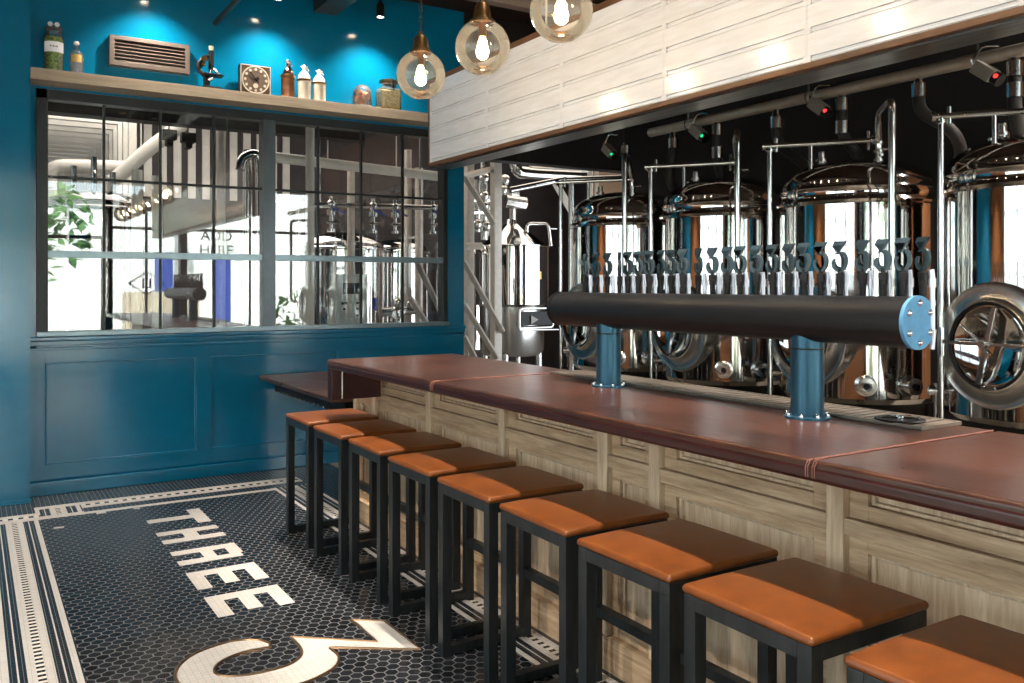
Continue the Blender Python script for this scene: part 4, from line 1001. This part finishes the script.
f = B(); f.sphere((0, 0, 0), .09, 16); f.cyl((-.2, 0, .0), (.2, 0, .02), .05, seg=14); f.cyl((0, 0, -1.25), (0, 0, .16), .045, seg=14); f.sphere((.15, 0, .07), .06, 12); f.sphere((-.02, -.05, .1), .06, 12); f.build('body', BSTEEL, pump)
f = B(); f.box(-.30, -.24, -.02, .02, .02, .16, .01); f.box(-.42, -.38, -.02, .02, .0, .12, .01); f.build('lever', VALVEBLUE, pump)

# ------------------------------------------------------------------ street outside the shopfront
struct(B().box(-30, 30, -30, -2.4, -.2, -.06).build('pavement', pbr('pavement', srgb(190, 186, 178), rough=.8, nscale=3)))
struct(B().box(-30, -3.2, -2.4, 12, -.2, -.06).build('pavement_side', pbr('pavement_side', srgb(190, 186, 178), rough=.8, nscale=3)))
hb = thing('white_building', 'white rendered building across the street with a blue door', 'building', (0, -15, 0))
RENDERW = pbr('white_render', srgb(236, 238, 236), rough=.8, nscale=3)
B().box(-10, 5.6, -4, 0, 0, 4.2).build('wall', RENDERW, hb)
B().box(5.6, 14, -6, -1.5, 0, 6.0).build('taller_wall', RENDERW, hb)
B().box(-10.2, 5.8, -4.2, .25, 4.2, 4.4).build('roof', pbr('grey_roof', srgb(150, 150, 150), rough=.7, nscale=5), hb)
for x in (5.0, 7.2):
    B().box(x, x+.55, -.02 if x < 5.5 else -1.52, .04 if x < 5.5 else -1.46, 0, 2.6, .01).build('door', VALVEBLUE, hb)
for x in (-7, -4, -1): B().box(x, x+1.2, -.02, .03, 1.2, 2.5, .01).build('window', SCREEN, hb)
tag(B().box(3.5, 5.5, -11.0, -10.92, -.06, 1.36, .01).build('timber_fence', wood('grey_fence', srgb(170, 154, 134), srgb(206, 192, 172), axis=2)), 'weathered timber fence across the street', 'fence')
LEAF = pbr('green_leaves', srgb(110, 150, 88), rough=.6, nscale=9, col2=srgb(70, 112, 56))
BARK = pbr('bark', srgb(96, 84, 72), rough=.8, nscale=12)
def tree(x, y, h_, r, label, n=260):
    o = thing('street_tree', label, 'tree', (x, y, -.06), 0, 'street trees')
    B().tube([(0, 0, 0), (.05, 0, h_*.4), (.0, .05, h_*.75)], .1, 10, rad=[.13, .1, .06]).build('trunk', BARK, o)
    f = B()
    for i in range(n):
        d = Vector((random.gauss(0, 1), random.gauss(0, 1), random.gauss(0, .7))).normalized()*r*random.uniform(.25, 1)
        c = Vector((0, 0, h_*.85))+d; M = Matrix.Translation(c) @ Matrix.Rotation(random.uniform(0, 6.3), 4, (random.random(), random.random(), random.random()+.1)) 
        s_ = random.uniform(.12, .26)
        f.bm.faces.new([f.bm.verts.new(M @ Vector(p)) for p in ((-s_, 0, 0), (0, -s_*.5, .03), (s_, 0, 0), (0, s_*.5, .03))])
    f.build('crown', LEAF, o, smooth=0)
tree(1.1, -9.0, 3.6, 1.5, 'leafy street tree across from the glass door')
tree(-6.5, -8.0, 4.0, 1.8, 'leafy street tree in front of the white building')
def shrub(x, y, label, k=1):
    o = thing('shrub', label, 'shrub', (x, y, -.06), 0, 'shrubs on the pavement')
    f = B()
    for i in range(220):
        d = Vector((random.gauss(0, 1), random.gauss(0, 1), abs(random.gauss(0, 1)))).normalized()*.7*random.uniform(.3, 1); d.z *= 1.6*k
        s_ = random.uniform(.06, .13); M = Matrix.Translation(d+Vector((0, 0, .05))) @ Matrix.Rotation(random.uniform(0, 6.3), 4, (random.random(), random.random(), random.random()+.1))
        f.bm.faces.new([f.bm.verts.new(M @ Vector(p)) for p in ((-s_, 0, 0), (0, -s_*.5, .03), (s_, 0, 0), (0, s_*.5, .03))])
    f.build('foliage', pbr('shrub_leaves', srgb(120, 168, 84), rough=.6, nscale=9, col2=srgb(84, 130, 60)), o, smooth=0)
shrub(6.1, -4.4, 'green shrub outside the window towards the corner', 1.35); shrub(-4.6, 2.0, 'green shrub outside the side windows')
# window lettering and diamond sign on the shopfront glass
def vinyl(txt, x, z, size, par):
    cu = bpy.data.curves.new('vinyl_text', 'FONT'); cu.body = txt; cu.size = size; cu.extrude = .001; cu.align_x = 'CENTER'; cu.align_y = 'CENTER'
    o = bpy.data.objects.new('tmp_text', cu); COL.objects.link(o)
    dg = bpy.context.evaluated_depsgraph_get(); me = bpy.data.meshes.new_from_object(o.evaluated_get(dg))
    bpy.data.objects.remove(o)
    me.materials.clear(); me.materials.append(BLACK)
    r = bpy.data.objects.new('window_lettering', me); COL.objects.link(r); r.rotation_euler = (PI/2, 0, 0); r.location = (x, -2.313, z); r.parent = par
    return r
w4 = bpy.data.objects['window_5']
vinyl('ADD', 3.95, 2.47, .27, w4); vinyl('HERE', 3.95, 2.20, .27, w4)
w3 = bpy.data.objects['window_4']
f = B(); cx0, cz0 = 2.72, 1.58
f.tube([(cx0-.3, -2.316, cz0), (cx0, -2.316, cz0+.21), (cx0+.3, -2.316, cz0), (cx0, -2.316, cz0-.21), (cx0-.3, -2.316, cz0)], .016, 4)
for i in (-1, 0, 1): f.box(cx0+i*.06-.016, cx0+i*.06+.016, -2.318, -2.313, cz0-.08, cz0+.08)
f.box(cx0-.09, cx0+.09, -2.318, -2.313, cz0+.07, cz0+.085); f.box(cx0-.09, cx0+.09, -2.318, -2.313, cz0-.085, cz0-.07)
f.build('diamond_sign', BLACK, w3, smooth=0)

# ------------------------------------------------------------------ sky, sun, exposure
w = bpy.data.worlds.new('world'); sc.world = w; w.use_nodes = True
nt = w.node_tree; nt.nodes.clear()
sky = nt.nodes.new('ShaderNodeTexSky'); sky.sky_type = 'HOSEK_WILKIE'; sky.turbidity = 4; sky.sun_direction = (-.3, .6, .75); sky.ground_albedo = .4
mixc = nt.nodes.new('ShaderNodeMix'); mixc.data_type = 'RGBA'; mixc.inputs[0].default_value = .6; mixc.inputs[7].default_value = (.85, .93, 1, 1)
bg = nt.nodes.new('ShaderNodeBackground'); bg.inputs[1].default_value = 4.0
ow = nt.nodes.new('ShaderNodeOutputWorld')
nt.links.new(sky.outputs[0], mixc.inputs[6]); nt.links.new(mixc.outputs[2], bg.inputs[0]); nt.links.new(bg.outputs[0], ow.inputs[0])
sl_ = bpy.data.lights.new('sun', 'SUN'); sl_.energy = 18; sl_.angle = math.radians(.6); sl_.color = (1, .97, .92)
so = bpy.data.objects.new('sun', sl_); COL.objects.link(so); so.rotation_euler = Vector((.25, -.6, -.76)).to_track_quat('-Z', 'Y').to_euler(); so.location = (0, 0, 12)

vs = sc.view_settings
sc.display_settings.display_device = 'sRGB'
vs.view_transform = 'Standard'; vs.look = 'None'; vs.exposure = 0.8; vs.gamma = 1.0; vs.use_curve_mapping = False
cy = sc.cycles
cy.max_bounces = 10; cy.glossy_bounces = 8; cy.transparent_max_bounces = 16; cy.diffuse_bounces = 4
cy.sample_clamp_indirect = 6; cy.caustics_reflective = True; cy.caustics_refractive = False
cy.use_denoising = True
